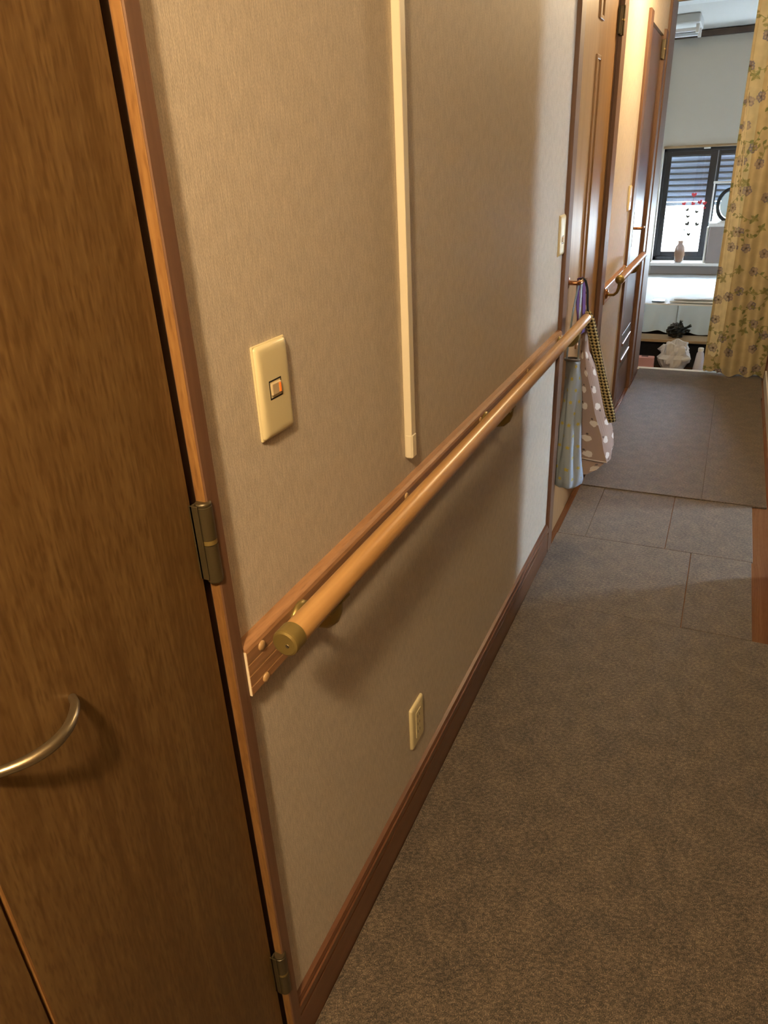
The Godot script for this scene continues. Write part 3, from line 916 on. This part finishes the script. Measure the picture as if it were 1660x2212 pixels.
func bags() -> void:
	var blue := fabric(print_image(Color(0.62, 0.68, 0.75), "dots", 5), 5.5, 0.6)
	var taupe := fabric(print_image(Color(0.63, 0.555, 0.525), "apples", 6), 5.0)
	var hound := fabric(print_image(Color.BLACK, "houndstooth", 7), 21.0)
	var purple := plain(Color(0.36, 0.22, 0.47), 0.8)
	var grey := plain(Color(0.42, 0.40, 0.38), 0.9)
	# --- pale blue bag: hangs by a loop, narrow at the neck, full at the foot
	var b := thing("cloth_bag", "pale grey blue cloth bag with yellow dots hanging from the door lever", "bag", "bags on the door lever")
	var rings := []
	var prof := [[0.775, 0.036, 0.024, 0.035], [0.768, 0.040, 0.027, 0.036], [0.75, 0.040, 0.026, 0.037], [0.70, 0.044, 0.030, 0.042], [0.62, 0.046, 0.032, 0.050], [0.52, 0.046, 0.035, 0.058], [0.42, 0.047, 0.042, 0.066], [0.34, 0.048, 0.050, 0.072], [0.29, 0.049, 0.054, 0.074], [0.268, 0.049, 0.050, 0.068], [0.256, 0.049, 0.036, 0.050]]
	for q in prof:
		var ring := []
		for k in 64:
			var a := TAU * k / 64.0
			var fold: float = (0.20 * sin(4.0 * a + q[0] * 3.0) + 0.09 * sin(7.0 * a - q[0] * 9.0 + 1.0)) * clampf((0.80 - q[0]) * 4.0, 0.1, 1.0)
			ring.append(V(q[1] + q[2] * (1.0 + fold) * cos(a), q[0] + 0.003 * sin(3.0 * a), 2.742 + 0.62 * q[3] * (1.0 + fold * 0.7) * sin(a)))
		rings.append(ring)
	var st := mb()
	skin(st, rings)
	put("body", st, blue, b)
	st = mb()
	var loop := []
	for k in 17:
		var a := TAU * k / 16.0
		loop.append(V(0.036 + 0.027 * cos(a), 0.778, 2.742 + 0.023 * sin(a)))
	tube(st, loop, 0.0042, 8, false)
	put("rim", st, grey, b)
	for s in [-1, 1]:
		st = mb()
		strap(st, [V(0.036 + 0.022 * s, 0.775, 2.742), V(0.037 + 0.019 * s, 0.85, 2.745), V(0.037 + 0.012 * s, 0.96, 2.755), V(0.042 + 0.004 * s, 1.065, 2.766)], 0.012, 0.0022, V(0.3, 0, 1))
		put("handle", st, blue, b)
	# --- taupe bag: a folded wedge, ridge towards the corridor, with one long back corner
	var t := thing("cloth_bag", "taupe cloth bag printed with white apple shapes beside the blue bag", "bag", "bags on the door lever")
	rings = []
	#        y      left x, left f,  ridge x, f    back x, f      inner x, f
	for q in [[0.86, 0.052, 2.830, 0.060, 2.825, 0.064, 2.845, 0.056, 2.850], [0.79, 0.050, 2.825, 0.066, 2.815, 0.078, 2.850, 0.055, 2.870], [0.72, 0.056, 2.825, 0.082, 2.810, 0.108, 2.860, 0.060, 2.890], [0.64, 0.062, 2.825, 0.104, 2.810, 0.138, 2.870, 0.066, 2.910], [0.55, 0.070, 2.825, 0.130, 2.805, 0.166, 2.880, 0.074, 2.920], [0.46, 0.077, 2.825, 0.158, 2.805, 0.196, 2.885, 0.082, 2.930], [0.40, 0.082, 2.825, 0.176, 2.805, 0.200, 2.885, 0.086, 2.930], [0.352, 0.086, 2.825, 0.192, 2.805, 0.194, 2.875, 0.090, 2.920]]:
		var c := [Vector3(q[1], q[0], -q[2]), Vector3(q[3], q[0], -q[4]), Vector3(q[5], q[0], -q[6]), Vector3(q[7], q[0], -q[8])]
		var ring := []
		for k in 4:
			for j in 8:
				var u := j / 8.0
				var p: Vector3 = c[k].lerp(c[(k + 1) % 4], u)
				var bulge := 0.006 * sin(PI * u) if k == 1 else (0.003 * sin(PI * u) if k == 0 else 0.0)
				p += Vector3(bulge, 0, bulge * 0.6) + Vector3(0.0025 * sin(q[0] * 40.0 + k * 2.0 + u * 5.0), 0, 0)
				ring.append(p)
		rings.append(ring)
	st = mb()
	skin(st, rings, true, false)
	put("body", st, taupe, t)
	st = mb()
	tube(st, [V(0.086, 0.352, 2.824), V(0.12, 0.351, 2.817), V(0.16, 0.351, 2.810), V(0.192, 0.352, 2.805)], 0.0028, 8)
	put("hem", st, plain(Color(0.78, 0.74, 0.72), 0.9), t)
	rings = []
	for q in [[0.36, 0.088, 0.190], [0.33, 0.089, 0.176], [0.30, 0.090, 0.150], [0.275, 0.091, 0.112]]:
		rings.append([V(q[1], q[0], 2.835), V((q[1] + q[2]) * 0.5, q[0] + 0.002, 2.832), V(q[2], q[0] + 0.004, 2.830), V(q[2], q[0] + 0.004, 2.860), V((q[1] + q[2]) * 0.5, q[0], 2.880), V(q[1], q[0], 2.870)])
	st = mb()
	skin(st, rings, true, false)
	put("back_corner", st, taupe, t)
	for s in [0, 1]:
		st = mb()
		strap(st, [V(0.060, 0.80 + 0.05 * s, 2.832), V(0.056, 0.88, 2.83), V(0.050 - 0.006 * s, 0.98, 2.825), V(0.046 - 0.006 * s, 1.063, 2.82)], 0.022, 0.0022, V(1, 0, 0.35 * (s - 0.5)))
		put("handle", st, taupe, t)
	# --- purple strap of a bag behind
	var p := thing("bag_strap", "purple woven strap looped over the door lever", "strap")
	st = mb()
	strap(st, [V(0.030, 1.066, 2.792), V(0.042, 1.068, 2.792), V(0.050, 1.04, 2.792), V(0.054, 0.99, 2.790), V(0.058, 0.93, 2.792), V(0.060, 0.87, 2.792)], 0.017, 0.0025, V(0.5, 0, 1))
	put("strap", st, purple, p)
	st = mb()
	strap(st, [V(0.030, 1.066, 2.792), V(0.030, 1.0, 2.792), V(0.040, 0.92, 2.794), V(0.056, 0.865, 2.794)], 0.017, 0.0025, V(0.5, 0, 1))
	put("strap", st, purple, p)
	# --- slim houndstooth bag over the end of the rail
	var h := thing("houndstooth_pouch", "slim black and yellow houndstooth pouch hanging beyond the rail end", "bag")
	rings = []
	for i in 14:
		var s := i / 13.0
		var cx := lerpf(0.074, 0.198, s)
		var cy := lerpf(0.952, 0.532, s)
		var cf := lerpf(2.775, 2.785, s)
		var hw := 0.017 + 0.002 * sin(s * 9.0)
		if i == 0: hw = 0.010
		if i == 13: hw = 0.015
		var ring := []
		for k in 20:
			var a := TAU * k / 20.0
			var off := Vector3(0.96, 0.28, 0) * hw * cos(a) + Vector3(0, 0, 1) * hw * 0.85 * sin(a) * (1.0 + 0.15 * sin(3 * a))
			ring.append(V(cx, cy, cf) + off)
		rings.append(ring)
	st = mb()
	skin(st, rings)
	put("body", st, hound, h)
	st = mb()
	strap(st, [V(0.074, 0.945, 2.776), V(0.070, 0.985, 2.778), V(0.066, 1.03, 2.778), V(0.052, 1.067, 2.779), V(0.036, 1.067, 2.779)], 0.008, 0.002, V(1, 0, 0.6))
	put("hanging_loop", st, plain(Color(0.08, 0.08, 0.08), 0.8), h)

# a flat strap through points; wide = direction of its width
func strap(st: SurfaceTool, pts: Array, width: float, thick: float, wide: Vector3) -> void:
	var rings := []
	var n := pts.size()
	var crv := Curve3D.new()
	for i in n:
		var tg: Vector3 = (pts[mini(i + 1, n - 1)] - pts[maxi(i - 1, 0)]) * 0.16
		crv.add_point(pts[i], -tg, tg)
	crv.bake_interval = 0.008
	var L := crv.get_baked_length()
	var m := maxi(6, int(L / 0.012))
	for i in m + 1:
		var p := crv.sample_baked(L * i / m)
		var t := (crv.sample_baked(minf(L, L * (i + 0.5) / m)) - crv.sample_baked(maxf(0, L * (i - 0.5) / m))).normalized()
		var w := (wide - t * wide.dot(t)).normalized() * width * 0.5
		var h := w.cross(t).normalized() * thick * 0.5
		rings.append([p + w + h, p - w + h, p - w - h, p + w - h])
	st.set_smooth_group(-1)
	for i in m:
		var c: Vector3 = (rings[i][0] + rings[i][2]) * 0.5
		var v0 := L * i / m
		var v1 := L * (i + 1) / m
		for k in 4:
			var a: Vector3 = rings[i][k]; var b: Vector3 = rings[i][(k + 1) % 4]; var d: Vector3 = rings[i + 1][(k + 1) % 4]; var e: Vector3 = rings[i + 1][k]
			var hh := (a + b) * 0.5 - c
			var u0 := 0.0; var u1 := a.distance_to(b)
			tri(st, a, b, d, Vector2(u0, v0), Vector2(u1, v0), Vector2(u1, v1), hh)
			tri(st, a, d, e, Vector2(u0, v0), Vector2(u1, v1), Vector2(u0, v1), hh)

# ------------------------------------------------------------------ the curtain
func floral(fade: float = 0.0) -> Image:
	var w := 384
	var h := 768
	var img := Image.create(w, h, false, Image.FORMAT_RGB8)
	var nz := noise(71, 0.02, 3)
	var base := Color(0.76, 0.71, 0.58).lerp(Color(0.92, 0.90, 0.80), fade)  # fade lightens the cloth for the painted daylit strip
	for y in h:
		for x in w:
			img.set_pixel(x, y, base * (1.0 + 0.06 * nz.get_noise_2d(x, y)))
	var rng := RandomNumberGenerator.new()
	rng.seed = 17
	var greens := [Color(0.58, 0.57, 0.40), Color(0.53, 0.55, 0.39), Color(0.63, 0.61, 0.44)]
	var mauves := [Color(0.55, 0.51, 0.52), Color(0.49, 0.47, 0.52), Color(0.62, 0.57, 0.54)]
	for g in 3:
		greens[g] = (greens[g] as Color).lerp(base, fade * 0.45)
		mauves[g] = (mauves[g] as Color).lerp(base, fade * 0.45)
	for k in 54:
		var c := Vector2((k % 5) * 77 + rng.randf_range(-20, 20) + (38 if (k / 5) % 2 else 0), (k / 5) * 72 + rng.randf_range(-24, 24))
		# a curling stem, leaves along it and a blossom at its head
		var a := rng.randf() * TAU
		var p := c
		for j in 46:
			a += rng.randf_range(-0.16, 0.2)
			p += Vector2(cos(a), sin(a)) * 1.6
			blob(img, p, 1.2, greens[1], 0.0, rng)
			if j % 13 == 6:
				leaf(img, p, a + (1.0 if rng.randf() > 0.5 else -1.0), rng.randf_range(13, 20), greens[rng.randi() % 3], rng)
		if k % 3 != 2:
			for j in 5:
				var q := c + Vector2(11, 0).rotated(j * TAU / 5.0 + a)
				blob(img, q, 9.0, mauves[rng.randi() % 3], 0.12, rng)
				blob(img, q, 4.0, mauves[2].lerp(base, 0.3), 0.2, rng)
			blob(img, c, 4.0, Color(0.40, 0.36, 0.30), 0.1, rng)
		else:
			for j in 4: leaf(img, c, a + j * 1.6, 20.0, greens[j % 3], rng)
	return img

func leaf(img: Image, c: Vector2, a: float, L: float, col: Color, rng: RandomNumberGenerator) -> void:
	var n := img.get_width()
	var h := img.get_height()
	for i in int(L * 2):
		var s := i / (L * 2.0)
		var wd := L * 0.3 * sin(PI * pow(s, 0.8))
		var j := -wd
		while j <= wd:
			var p := c + Vector2(s * L, j).rotated(a)
			img.set_pixel(posmod(int(p.x), n), posmod(int(p.y), h), col if absf(j) > 0.8 else col.darkened(0.18))
			j += 0.5

func door_curtain() -> void:
	var m := plain(Color.WHITE, 0.85)
	m.albedo_texture = tex(floral())
	m.uv1_scale = Vector3(1.08, 0.84, 1)
	m.metallic_specular = 0.2
	m.backlight_enabled = true
	m.backlight = Color(0.6, 0.58, 0.5)
	m.cull_mode = BaseMaterial3D.CULL_DISABLED
	var c := thing("door_curtain", "mustard floral curtain drawn to one side of the end doorway", "curtain")
	# gathered part: two layers, falling in soft pleats
	for layer in 2:
		var st := mb()
		curtain_sheet(st, 0.556, 0.868, 2.29, 0.020, 5.535 + 0.034 * layer, 2.7, 0.026, layer * 1.3)
		put("gathered_panel" if layer == 0 else "lining", st, m, c)
	# the leading edge hangs single, with a doubled side hem and foot hem
	var st := mb()
	curtain_sheet(st, 0.462, 0.580, 2.29, 0.03, 5.585, 1.6, 0.006, 0.4)
	put("leading_edge", st, m, c)
	# paler copy of the print: daylight on the edge painted in, widening downwards
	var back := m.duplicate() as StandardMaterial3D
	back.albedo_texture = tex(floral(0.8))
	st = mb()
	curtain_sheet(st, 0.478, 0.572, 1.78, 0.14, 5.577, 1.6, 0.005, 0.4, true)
	put("daylit_edge", st, back, c)
	st = mb()
	curtain_sheet(st, 0.463, 0.561, 0.145, 0.031, 5.582, 1.6, 0.006, 0.4)
	put("foot_hem", st, m, c)
	st = mb()
	curtain_sheet(st, 0.4615, 0.480, 2.29, 0.03, 5.581, 1.6, 0.002, 0.4)
	put("side_hem", st, m, c)
	st = mb()
	tube(st, [V(0.012, 2.285, 5.57), V(0.855, 2.285, 5.57)], 0.008, 12)
	tag(put("curtain_rod", st, M.nickel), "thin metal rod carrying the floral curtain", "curtain rod")

func curtain_sheet(st: SurfaceTool, x0: float, x1: float, y1: float, y0: float, f: float, waves: float, amp: float, ph: float, taper := false) -> void:
	var nx := 48
	var ny := 24
	st.set_smooth_group(1)
	var cols := []
	for i in nx + 1:
		var u := i / float(nx)
		var col := []
		for j in ny + 1:
			var v := j / float(ny)
			var y := lerpf(y1, y0, v)
			var a := amp * (0.5 + 0.5 * v)
			var x := lerpf(x0, x1, u) + 0.006 * sin(3.0 * y + u * 4.0) * (1.0 - absf(2.0 * u - 1.0))
			if taper: x = x0 + (x - x0) * clampf(0.12 + (y1 - y) * 0.75, 0.0, 1.0)
			var ff := f + a * sin(TAU * waves * u + ph + 0.5 * sin(2.0 * y)) + 0.4 * a * sin(TAU * waves * 0.47 * u + 2.0 + y)
			col.append([V(x, y + (0.006 * sin(TAU * waves * u + 1.0) if j == ny else 0.0), ff), Vector2((lerpf(x0, x1, u)) * 1.6, -y)])
		cols.append(col)
	for i in nx:
		for j in ny:
			var a = cols[i][j]; var b = cols[i + 1][j]; var c = cols[i + 1][j + 1]; var d = cols[i][j + 1]
			tri(st, a[0], b[0], c[0], a[1], b[1], c[1], Vector3(0, 0, 1))
			tri(st, a[0], c[0], d[0], a[1], c[1], d[1], Vector3(0, 0, 1))

# ------------------------------------------------------------------ things in the far room
func far_room_things() -> void:
	var sheet := plain(Color(0.92, 0.94, 0.95), 0.7)
	var pale_blue := plain(Color(0.80, 0.90, 1.0), 0.5)
	var dark := plain(Color(0.12, 0.11, 0.12), 0.8)  # near-black colour stands in for the shade under table and bench
	# dark ceiling moulding above the window wall
	structure(bx("trim_8", V(-0.45, 2.346, 7.985), V(2.9, 2.396, 8.022), 0.004, M.trim_dark, null, 0), "dark brown moulding between far ceiling and wall", "moulding")
	structure(bx("trim_9", V(-0.45, 2.388, 6.25), V(2.9, 2.402, 6.52), 0.003, M.white, null, 0), "white ceiling board of the far room", "moulding")
	# fluorescent fitting, switched off
	var fl := thing("fluorescent_lamp", "white fluorescent ceiling fitting in the far room, switched off", "lamp")
	bx("housing", V(-0.75, 2.335, 6.98), V(0.06, CEIL + 0.001, 7.42), 0.008, M.white, fl)
	for f in [7.06, 7.34]:
		var t := mb()
		tube(t, [V(-0.70, 2.300, f), V(0.03, 2.300, f)], 0.014, 14)
		put("tube", t, plain(Color(0.95, 0.96, 0.97), 0.25), fl)
		bx("socket", V(0.03, 2.275, f - 0.02), V(0.055, 2.336, f + 0.02), 0.003, M.white, fl)
	# wide low table under the window with a white cover and a hanging pale blue cloth
	var tb := thing("covered_table", "wide low table under the window with white cover and pale blue cloth", "table")
	bx("frame", V(-0.40, LOW, 6.50), V(1.30, 0.33, 7.99), 0.004, dark, tb)
	var st := mb()
	wavy_slab(st, -0.43, 1.33, 6.405, 7.995, 0.330, 0.345, 0.004)
	put("white_cover", st, sheet, tb)
	st = mb()
	hanging(st, -0.43, 0.20, 0.335, 0.088, 6.40, 0.020, 9.0, 0.3)
	put("blue_cloth", st, pale_blue, tb)
	st = mb()
	hanging(st, 0.203, 1.33, 0.335, 0.085, 6.395, 0.022, 12.0, 1.1)
	put("blue_cloth", st, pale_blue, tb)
	var fc := thing("folded_cloth", "folded white cloth lying on the front edge of the covered table", "cloth")
	st = mb()
	wavy_slab(st, 0.13, 0.62, 6.42, 6.74, 0.352, 0.366, 0.005)
	put("fold", st, sheet, fc)
	st = mb()
	wavy_slab(st, 0.16, 0.60, 6.425, 6.70, 0.374, 0.386, 0.006)
	put("fold", st, sheet, fc)
	tag(bx("magazine", V(-0.01, 0.351, 6.43), V(0.09, 0.357, 6.56), 0.001, plain(Color(0.30, 0.36, 0.40), 0.5), null), "small dark magazine lying on the covered table edge", "magazine")
	# low bench board before it
	var sb := thing("bench_shelf", "low pale wooden bench board in front of the blue cloth", "bench")
	bx("board", V(-0.40, 0.086, 6.15), V(1.30, 0.108, 6.35), 0.003, M.shelf, sb, 0)
	for x in [-0.38, 0.62, 1.26]:
		bx("leg", V(x, LOW, 6.20), V(x + 0.03, 0.087, 6.34), 0.002, dark, sb)
	bx("shade_board", V(-0.40, LOW, 6.33), V(1.30, 0.086, 6.348), 0.001, dark, sb)  # dark sheet filling in the shade below the bench
	# dark plastic bag tied at two corners
	var bb := thing("plastic_bag", "crumpled dark green plastic bag tied shut on the bench board", "bag")
	st = mb()
	lumpy(st, V(0.215, 0.160, 6.26), Vector3(0.070, 0.056, 0.060), 0.22, 9, 0.108)
	put("body", st, plain(Color(0.035, 0.055, 0.06), 0.3), bb)
	for q in [[V(0.235, 0.20, 6.25), V(0.240, 0.222, 6.25), V(0.246, 0.243, 6.245)], [V(0.265, 0.175, 6.25), V(0.295, 0.192, 6.245), V(0.322, 0.21, 6.24)], [V(0.27, 0.165, 6.25), V(0.30, 0.172, 6.24), V(0.318, 0.165, 6.235)]]:
		st = mb()
		tube(st, q, [0.016, 0.009, 0.013], 8)
		put("knot_end", st, plain(Color(0.03, 0.09, 0.10), 0.3), bb)
	# white bag over a small bin
	var wb := thing("waste_bin", "small bin lined with a crumpled white plastic bag", "bin")
	st = mb()
	var rings := []
	var nz := noise(201, 1.0, 2)
	for q in [[LOW, 0.080, 0.0], [-0.09, 0.086, 0.0], [-0.06, 0.098, 0.02], [-0.03, 0.118, 0.03], [0.0, 0.124, 0.03], [0.03, 0.120, 0.03], [0.06, 0.112, 0.03], [0.085, 0.104, 0.03], [0.100, 0.100, 0.025], [0.108, 0.096, 0.02], [0.104, 0.088, 0.02], [0.07, 0.080, 0.015], [0.0, 0.07, 0.0]]:
		var ring := []
		for k in 36:
			var a := TAU * k / 36.0
			var rr: float = q[1] + q[2] * 1.5 * nz.get_noise_3d(cos(a) * 1.3, q[0] * 14.0, sin(a) * 1.3) + q[2] * 0.25 * sin(a * 9.0 + q[0] * 30.0)
			var lift: float = (0.022 * sin(a * 2.0 - 0.9) + 0.010 * sin(a * 5.0)) * clampf((q[0] - 0.05) * 25.0, 0.0, 1.0)
			ring.append(V(0.236 + rr * 0.94 * cos(a), q[0] + lift, 6.035 + rr * 0.70 * sin(a)))
		rings.append(ring)
	skin(st, rings, true, false)
	put("bag_liner", st, plain(Color(0.80, 0.80, 0.81), 0.45), wb)
	st = mb()
	tube(st, [V(0.31, 0.0, 5.97), V(0.345, 0.012, 5.955), V(0.362, 0.016, 5.95)], [0.022, 0.018, 0.006], 10)
	put("bag_corner", st, plain(Color(0.80, 0.80, 0.81), 0.45), wb)
	# pink tissue box
	var tx := thing("tissue_box", "pink tissue box on the low floor behind the threshold", "box")
	bx("carton", V(-0.045, LOW, 5.94), V(0.098, 0.012, 6.0), 0.006, plain(Color(0.74, 0.56, 0.56), 0.6), tx)
	bx("opening", V(0.0, 0.0115, 5.955), V(0.05, 0.0135, 5.985), 0.0005, plain(Color(0.25, 0.15, 0.16), 0.8), tx)
	# white bottle
	st = mb()
	lathe(st, [Vector2(0, LOW), Vector2(0.040, LOW), Vector2(0.042, LOW + 0.01), Vector2(0.040, -0.06), Vector2(0.034, -0.02), Vector2(0.030, 0.02), Vector2(0.026, 0.05), Vector2(0.018, 0.066), Vector2(0.018, 0.07)], Transform3D(Basis(), V(0.425, 0, 6.0)), 24)
	var bo := thing("bottle", "white plastic bottle standing beside the curtain foot", "bottle")
	put("body", st, plain(Color(0.84, 0.84, 0.90), 0.35), bo)
	st = mb()
	lathe(st, [Vector2(0.021, 0.068), Vector2(0.021, 0.09), Vector2(0.018, 0.093), Vector2(0, 0.093)], Transform3D(Basis(), V(0.425, 0, 6.0)), 20, true)
	put("cap", st, M.white, bo)
	sill_things()

func sill_things() -> void:
	var S := 0.468
	# glass jar with a branch of red leaves
	var v := thing("glass_vase", "amber glass vase on the window sill", "vase")
	var g := StandardMaterial3D.new()
	g.transparency = BaseMaterial3D.TRANSPARENCY_ALPHA
	g.albedo_color = Color(0.56, 0.42, 0.31, 0.72)
	g.roughness = 0.08
	var st := mb()
	lathe(st, [Vector2(0, S), Vector2(0.034, S), Vector2(0.042, S + 0.015), Vector2(0.050, S + 0.07), Vector2(0.050, S + 0.12), Vector2(0.042, S + 0.15), Vector2(0.026, S + 0.168), Vector2(0.024, S + 0.185), Vector2(0.032, S + 0.2), Vector2(0.029, S + 0.2), Vector2(0.021, S + 0.184), Vector2(0.023, S + 0.168), Vector2(0.038, S + 0.148), Vector2(0.045, S + 0.12), Vector2(0.045, S + 0.07), Vector2(0.036, S + 0.012), Vector2(0, S + 0.008)], Transform3D(Basis(), V(0.068, 0, 7.96)), 28)
	put("glass", st, g, v)
	var b := thing("leafy_branch", "thin branch with red and dark heart shaped leaves in the vase", "plant")
	var red := plain(Color(0.72, 0.20, 0.24), 0.6)
	var dk := plain(Color(0.20, 0.20, 0.17), 0.6)
	var twig := plain(Color(0.36, 0.24, 0.20), 0.8)
	var F := 7.96
	for q in [[[0.068, 0.50], [0.075, 0.68], [0.11, 0.85], [0.13, 0.98], [0.131, 1.06]], [[0.075, 0.68], [0.14, 0.82], [0.175, 0.95], [0.2, 1.03]], [[0.10, 0.82], [0.07, 0.92], [0.045, 1.01]], [[0.14, 0.82], [0.20, 0.92], [0.245, 1.02]]]:
		var pts := []
		for p in q: pts.append(V(p[0], p[1], F))
		st = mb()
		tube(st, pts, 0.0016, 6)
		put("twig", st, twig, b)
	var spots := [[0.132, 1.075, 0.030, true], [0.053, 1.0, 0.024, true], [0.132, 1.0, 0.024, true], [0.192, 1.01, 0.028, true], [0.236, 1.0, 0.024, true], [0.238, 0.96, 0.018, true], [0.09, 0.945, 0.022, false], [0.174, 0.925, 0.022, false], [0.1, 0.885, 0.022, false], [0.106, 0.82, 0.028, false], [0.19, 0.815, 0.026, false], [0.128, 0.725, 0.024, false], [0.066, 0.71, 0.012, false], [0.085, 0.765, 0.012, false]]
	for i in spots.size():
		var s = spots[i]
		st = mb()
		heart_leaf(st, V(s[0], s[1], F - 0.004 * (i % 3)), s[2] * 1.3, 0.6 * sin(i * 2.3))
		put("leaf", st, red if s[3] else dk, b)
	tag(bx("paper_sheet", V(-0.17, S, 7.91), V(0.0, S + 0.002, 8.03), 0.0005, M.white), "white paper sheet lying on the sill beside the vase", "paper")
	# carton with a white tray on top
	var c := thing("storage_box", "grey brown carton with a white lid on the sill", "box")
	bx("carton", V(0.312, S, 7.905), V(0.56, 0.795, 8.09), 0.004, plain(Color(0.52, 0.47, 0.45), 0.7), c)
	bx("lid", V(0.298, 0.795, 7.902), V(0.57, 0.828, 8.10), 0.004, M.white, c)
	tag(bx("white_panel", V(0.285, S, 7.93), V(0.305, 0.79, 8.05), 0.003, M.white), "slim white panel leaning against the carton side", "panel")
	# table mirror with a curved black arm, and a small framed stand
	var m := thing("table_mirror", "round black rimmed table mirror standing on the carton lid", "mirror")
	var pts := []
	for k in 25:
		var a := deg_to_rad(70.0 + 220.0 * k / 24.0)
		pts.append(V(0.455 + 0.105 * cos(a), 0.982 + 0.135 * sin(a), 7.95))
	st = mb()
	tube(st, pts, 0.017, 12)
	put("rim", st, M.alu_black, m)
	st = mb()
	lathe(st, [Vector2(0, -0.004), Vector2(0.092, -0.004), Vector2(0.092, 0.004), Vector2(0, 0.004)], Transform3D(Basis(Vector3(1, 0, 0), Vector3(0, 0, 1), Vector3(0, -1.28, 0)), V(0.462, 0.982, 7.955)), 32, true)
	put("glass", st, plain(Color(0.86, 0.93, 0.95), 0.15), m)
	st = mb()
	lathe(st, [Vector2(0.07, 0.828), Vector2(0.07, 0.838), Vector2(0.02, 0.85), Vector2(0.014, 0.86), Vector2(0.0, 0.86)], Transform3D(Basis(), V(0.44, 0.001, 7.97)), 24)
	put("foot", st, M.white, m)
	var f := thing("picture_stand", "thin white framed stand beside the black mirror", "stand")
	bx("top_bar", V(0.286, 1.166, 7.965), V(0.55, 1.186, 7.985), 0.002, M.white, f, 0)
	bx("post", V(0.290, 0.828, 7.965), V(0.302, 1.166, 7.985), 0.002, M.white, f)
	bx("post", V(0.54, 0.828, 7.965), V(0.552, 1.166, 7.985), 0.002, M.white, f)

func heart_leaf(st: SurfaceTool, c: Vector3, r: float, turn: float) -> void:
	var ring := []
	for k in 20:
		var t := TAU * k / 20.0
		var p := Vector2(16.0 * pow(sin(t), 3), 13.0 * cos(t) - 5.0 * cos(2 * t) - 2.0 * cos(3 * t) - cos(4 * t)) / 16.0 * r * 0.6
		ring.append(p.rotated(turn))
	st.set_smooth_group(-1)
	for k in 20:
		var a: Vector2 = ring[k]
		var b: Vector2 = ring[(k + 1) % 20]
		for s in [-1.0, 1.0]:
			tri(st, c + Vector3(0, 0, 0.0022 * s), c + Vector3(a.x, a.y, 0.0008 * s), c + Vector3(b.x, b.y, 0.0008 * s), Vector2.ZERO, Vector2.ZERO, Vector2.ZERO, Vector3(0, 0, s))
		quad(st, c + Vector3(a.x, a.y, -0.0008), c + Vector3(b.x, b.y, -0.0008), c + Vector3(b.x, b.y, 0.0008), c + Vector3(a.x, a.y, 0.0008), Vector3(a.x, a.y, 0))

# a soft slab: its top and front edge roll a little
func wavy_slab(st: SurfaceTool, x0: float, x1: float, f0: float, f1: float, y0: float, y1: float, amp: float) -> void:
	var nz := noise(int(x0 * 1000) + 300, 4.0, 2)
	var rings := []
	for i in 33:
		var x := lerpf(x0, x1, i / 32.0)
		var ring := []
		for j in 13:
			var f := lerpf(f0, f1, j / 12.0)
			ring.append(V(x, y1 + amp * nz.get_noise_2d(x, f) + (-0.004 if j == 0 else 0.0), f))
		ring.append(V(x, y0, f1))
		ring.append(V(x, y0, f0))
		rings.append(ring)
	st.set_smooth_group(-1)
	for i in 32:
		var mid := V((rings[i][0].x + rings[i + 1][0].x) * 0.5, y0, (f0 + f1) * 0.5)
		for k in 15:
			var a: Vector3 = rings[i][k]; var b: Vector3 = rings[i][(k + 1) % 15]; var c: Vector3 = rings[i + 1][(k + 1) % 15]; var d: Vector3 = rings[i + 1][k]
			var h := Vector3.UP if k < 12 else (a + c) * 0.5 - mid
			if k == 13: h = Vector3.DOWN
			st.set_smooth_group(1 if k < 12 else -1)
			quad(st, a, b, c, d, h)
	for e in [0, 32]:
		for k in range(1, 14):
			tri(st, rings[e][0], rings[e][k], rings[e][k + 1], Vector2.ZERO, Vector2.ZERO, Vector2.ZERO, Vector3(-1.0 if e == 0 else 1.0, 0, 0))

# a hanging cloth with folds, 4 mm thick
func hanging(st: SurfaceTool, x0: float, x1: float, y1: float, y0: float, f: float, amp: float, waves: float, ph: float) -> void:
	var rings := []
	for j in 13:
		var v := j / 12.0
		var ring := []
		for side in 2:
			for i in 61:
				var u := i / 60.0 if side == 0 else 1.0 - i / 60.0
				var a := amp * (0.25 + 0.75 * v) * (0.6 + 0.4 * sin(u * 17.0))
				ring.append(V(lerpf(x0, x1, u), lerpf(y1, y0 + 0.03, v) + (0.008 * sin(u * waves * 2.0) if j == 12 else 0.0), f - a * sin(TAU * waves * 0.5 * u + ph + v * 1.2) - 0.010 + 0.004 * side))
		rings.append(ring)
	st.set_smooth_group(1)
	for j in 12:
		for k in 122:
			var h := Vector3(0, 0, 1 if k < 60 else (-1 if k > 60 and k < 121 else 0)) + (Vector3(1, 0, 0) if k == 60 else (Vector3(-1, 0, 0) if k == 121 else Vector3.ZERO))
			quad(st, rings[j][k], rings[j][(k + 1) % 122], rings[j + 1][(k + 1) % 122], rings[j + 1][k], h)

# a crumpled ball resting on a floor height
func lumpy(st: SurfaceTool, c: Vector3, r: Vector3, rough: float, seed: int, ground: float) -> void:
	var nz := noise(seed, 1.4, 3)
	var rings := []
	for i in 17:
		var th := PI * (i + 0.02) / 16.04
		var ring := []
		for k in 28:
			var a := TAU * k / 28.0
			var d := Vector3(sin(th) * cos(a), cos(th), sin(th) * sin(a))
			var s := 1.0 + rough * 2.0 * nz.get_noise_3dv(d * 1.6)
			var p := c + d * r * s
			p.y = maxf(p.y, ground)
			ring.append(p)
		rings.append(ring)
	skin(st, rings, true, false)
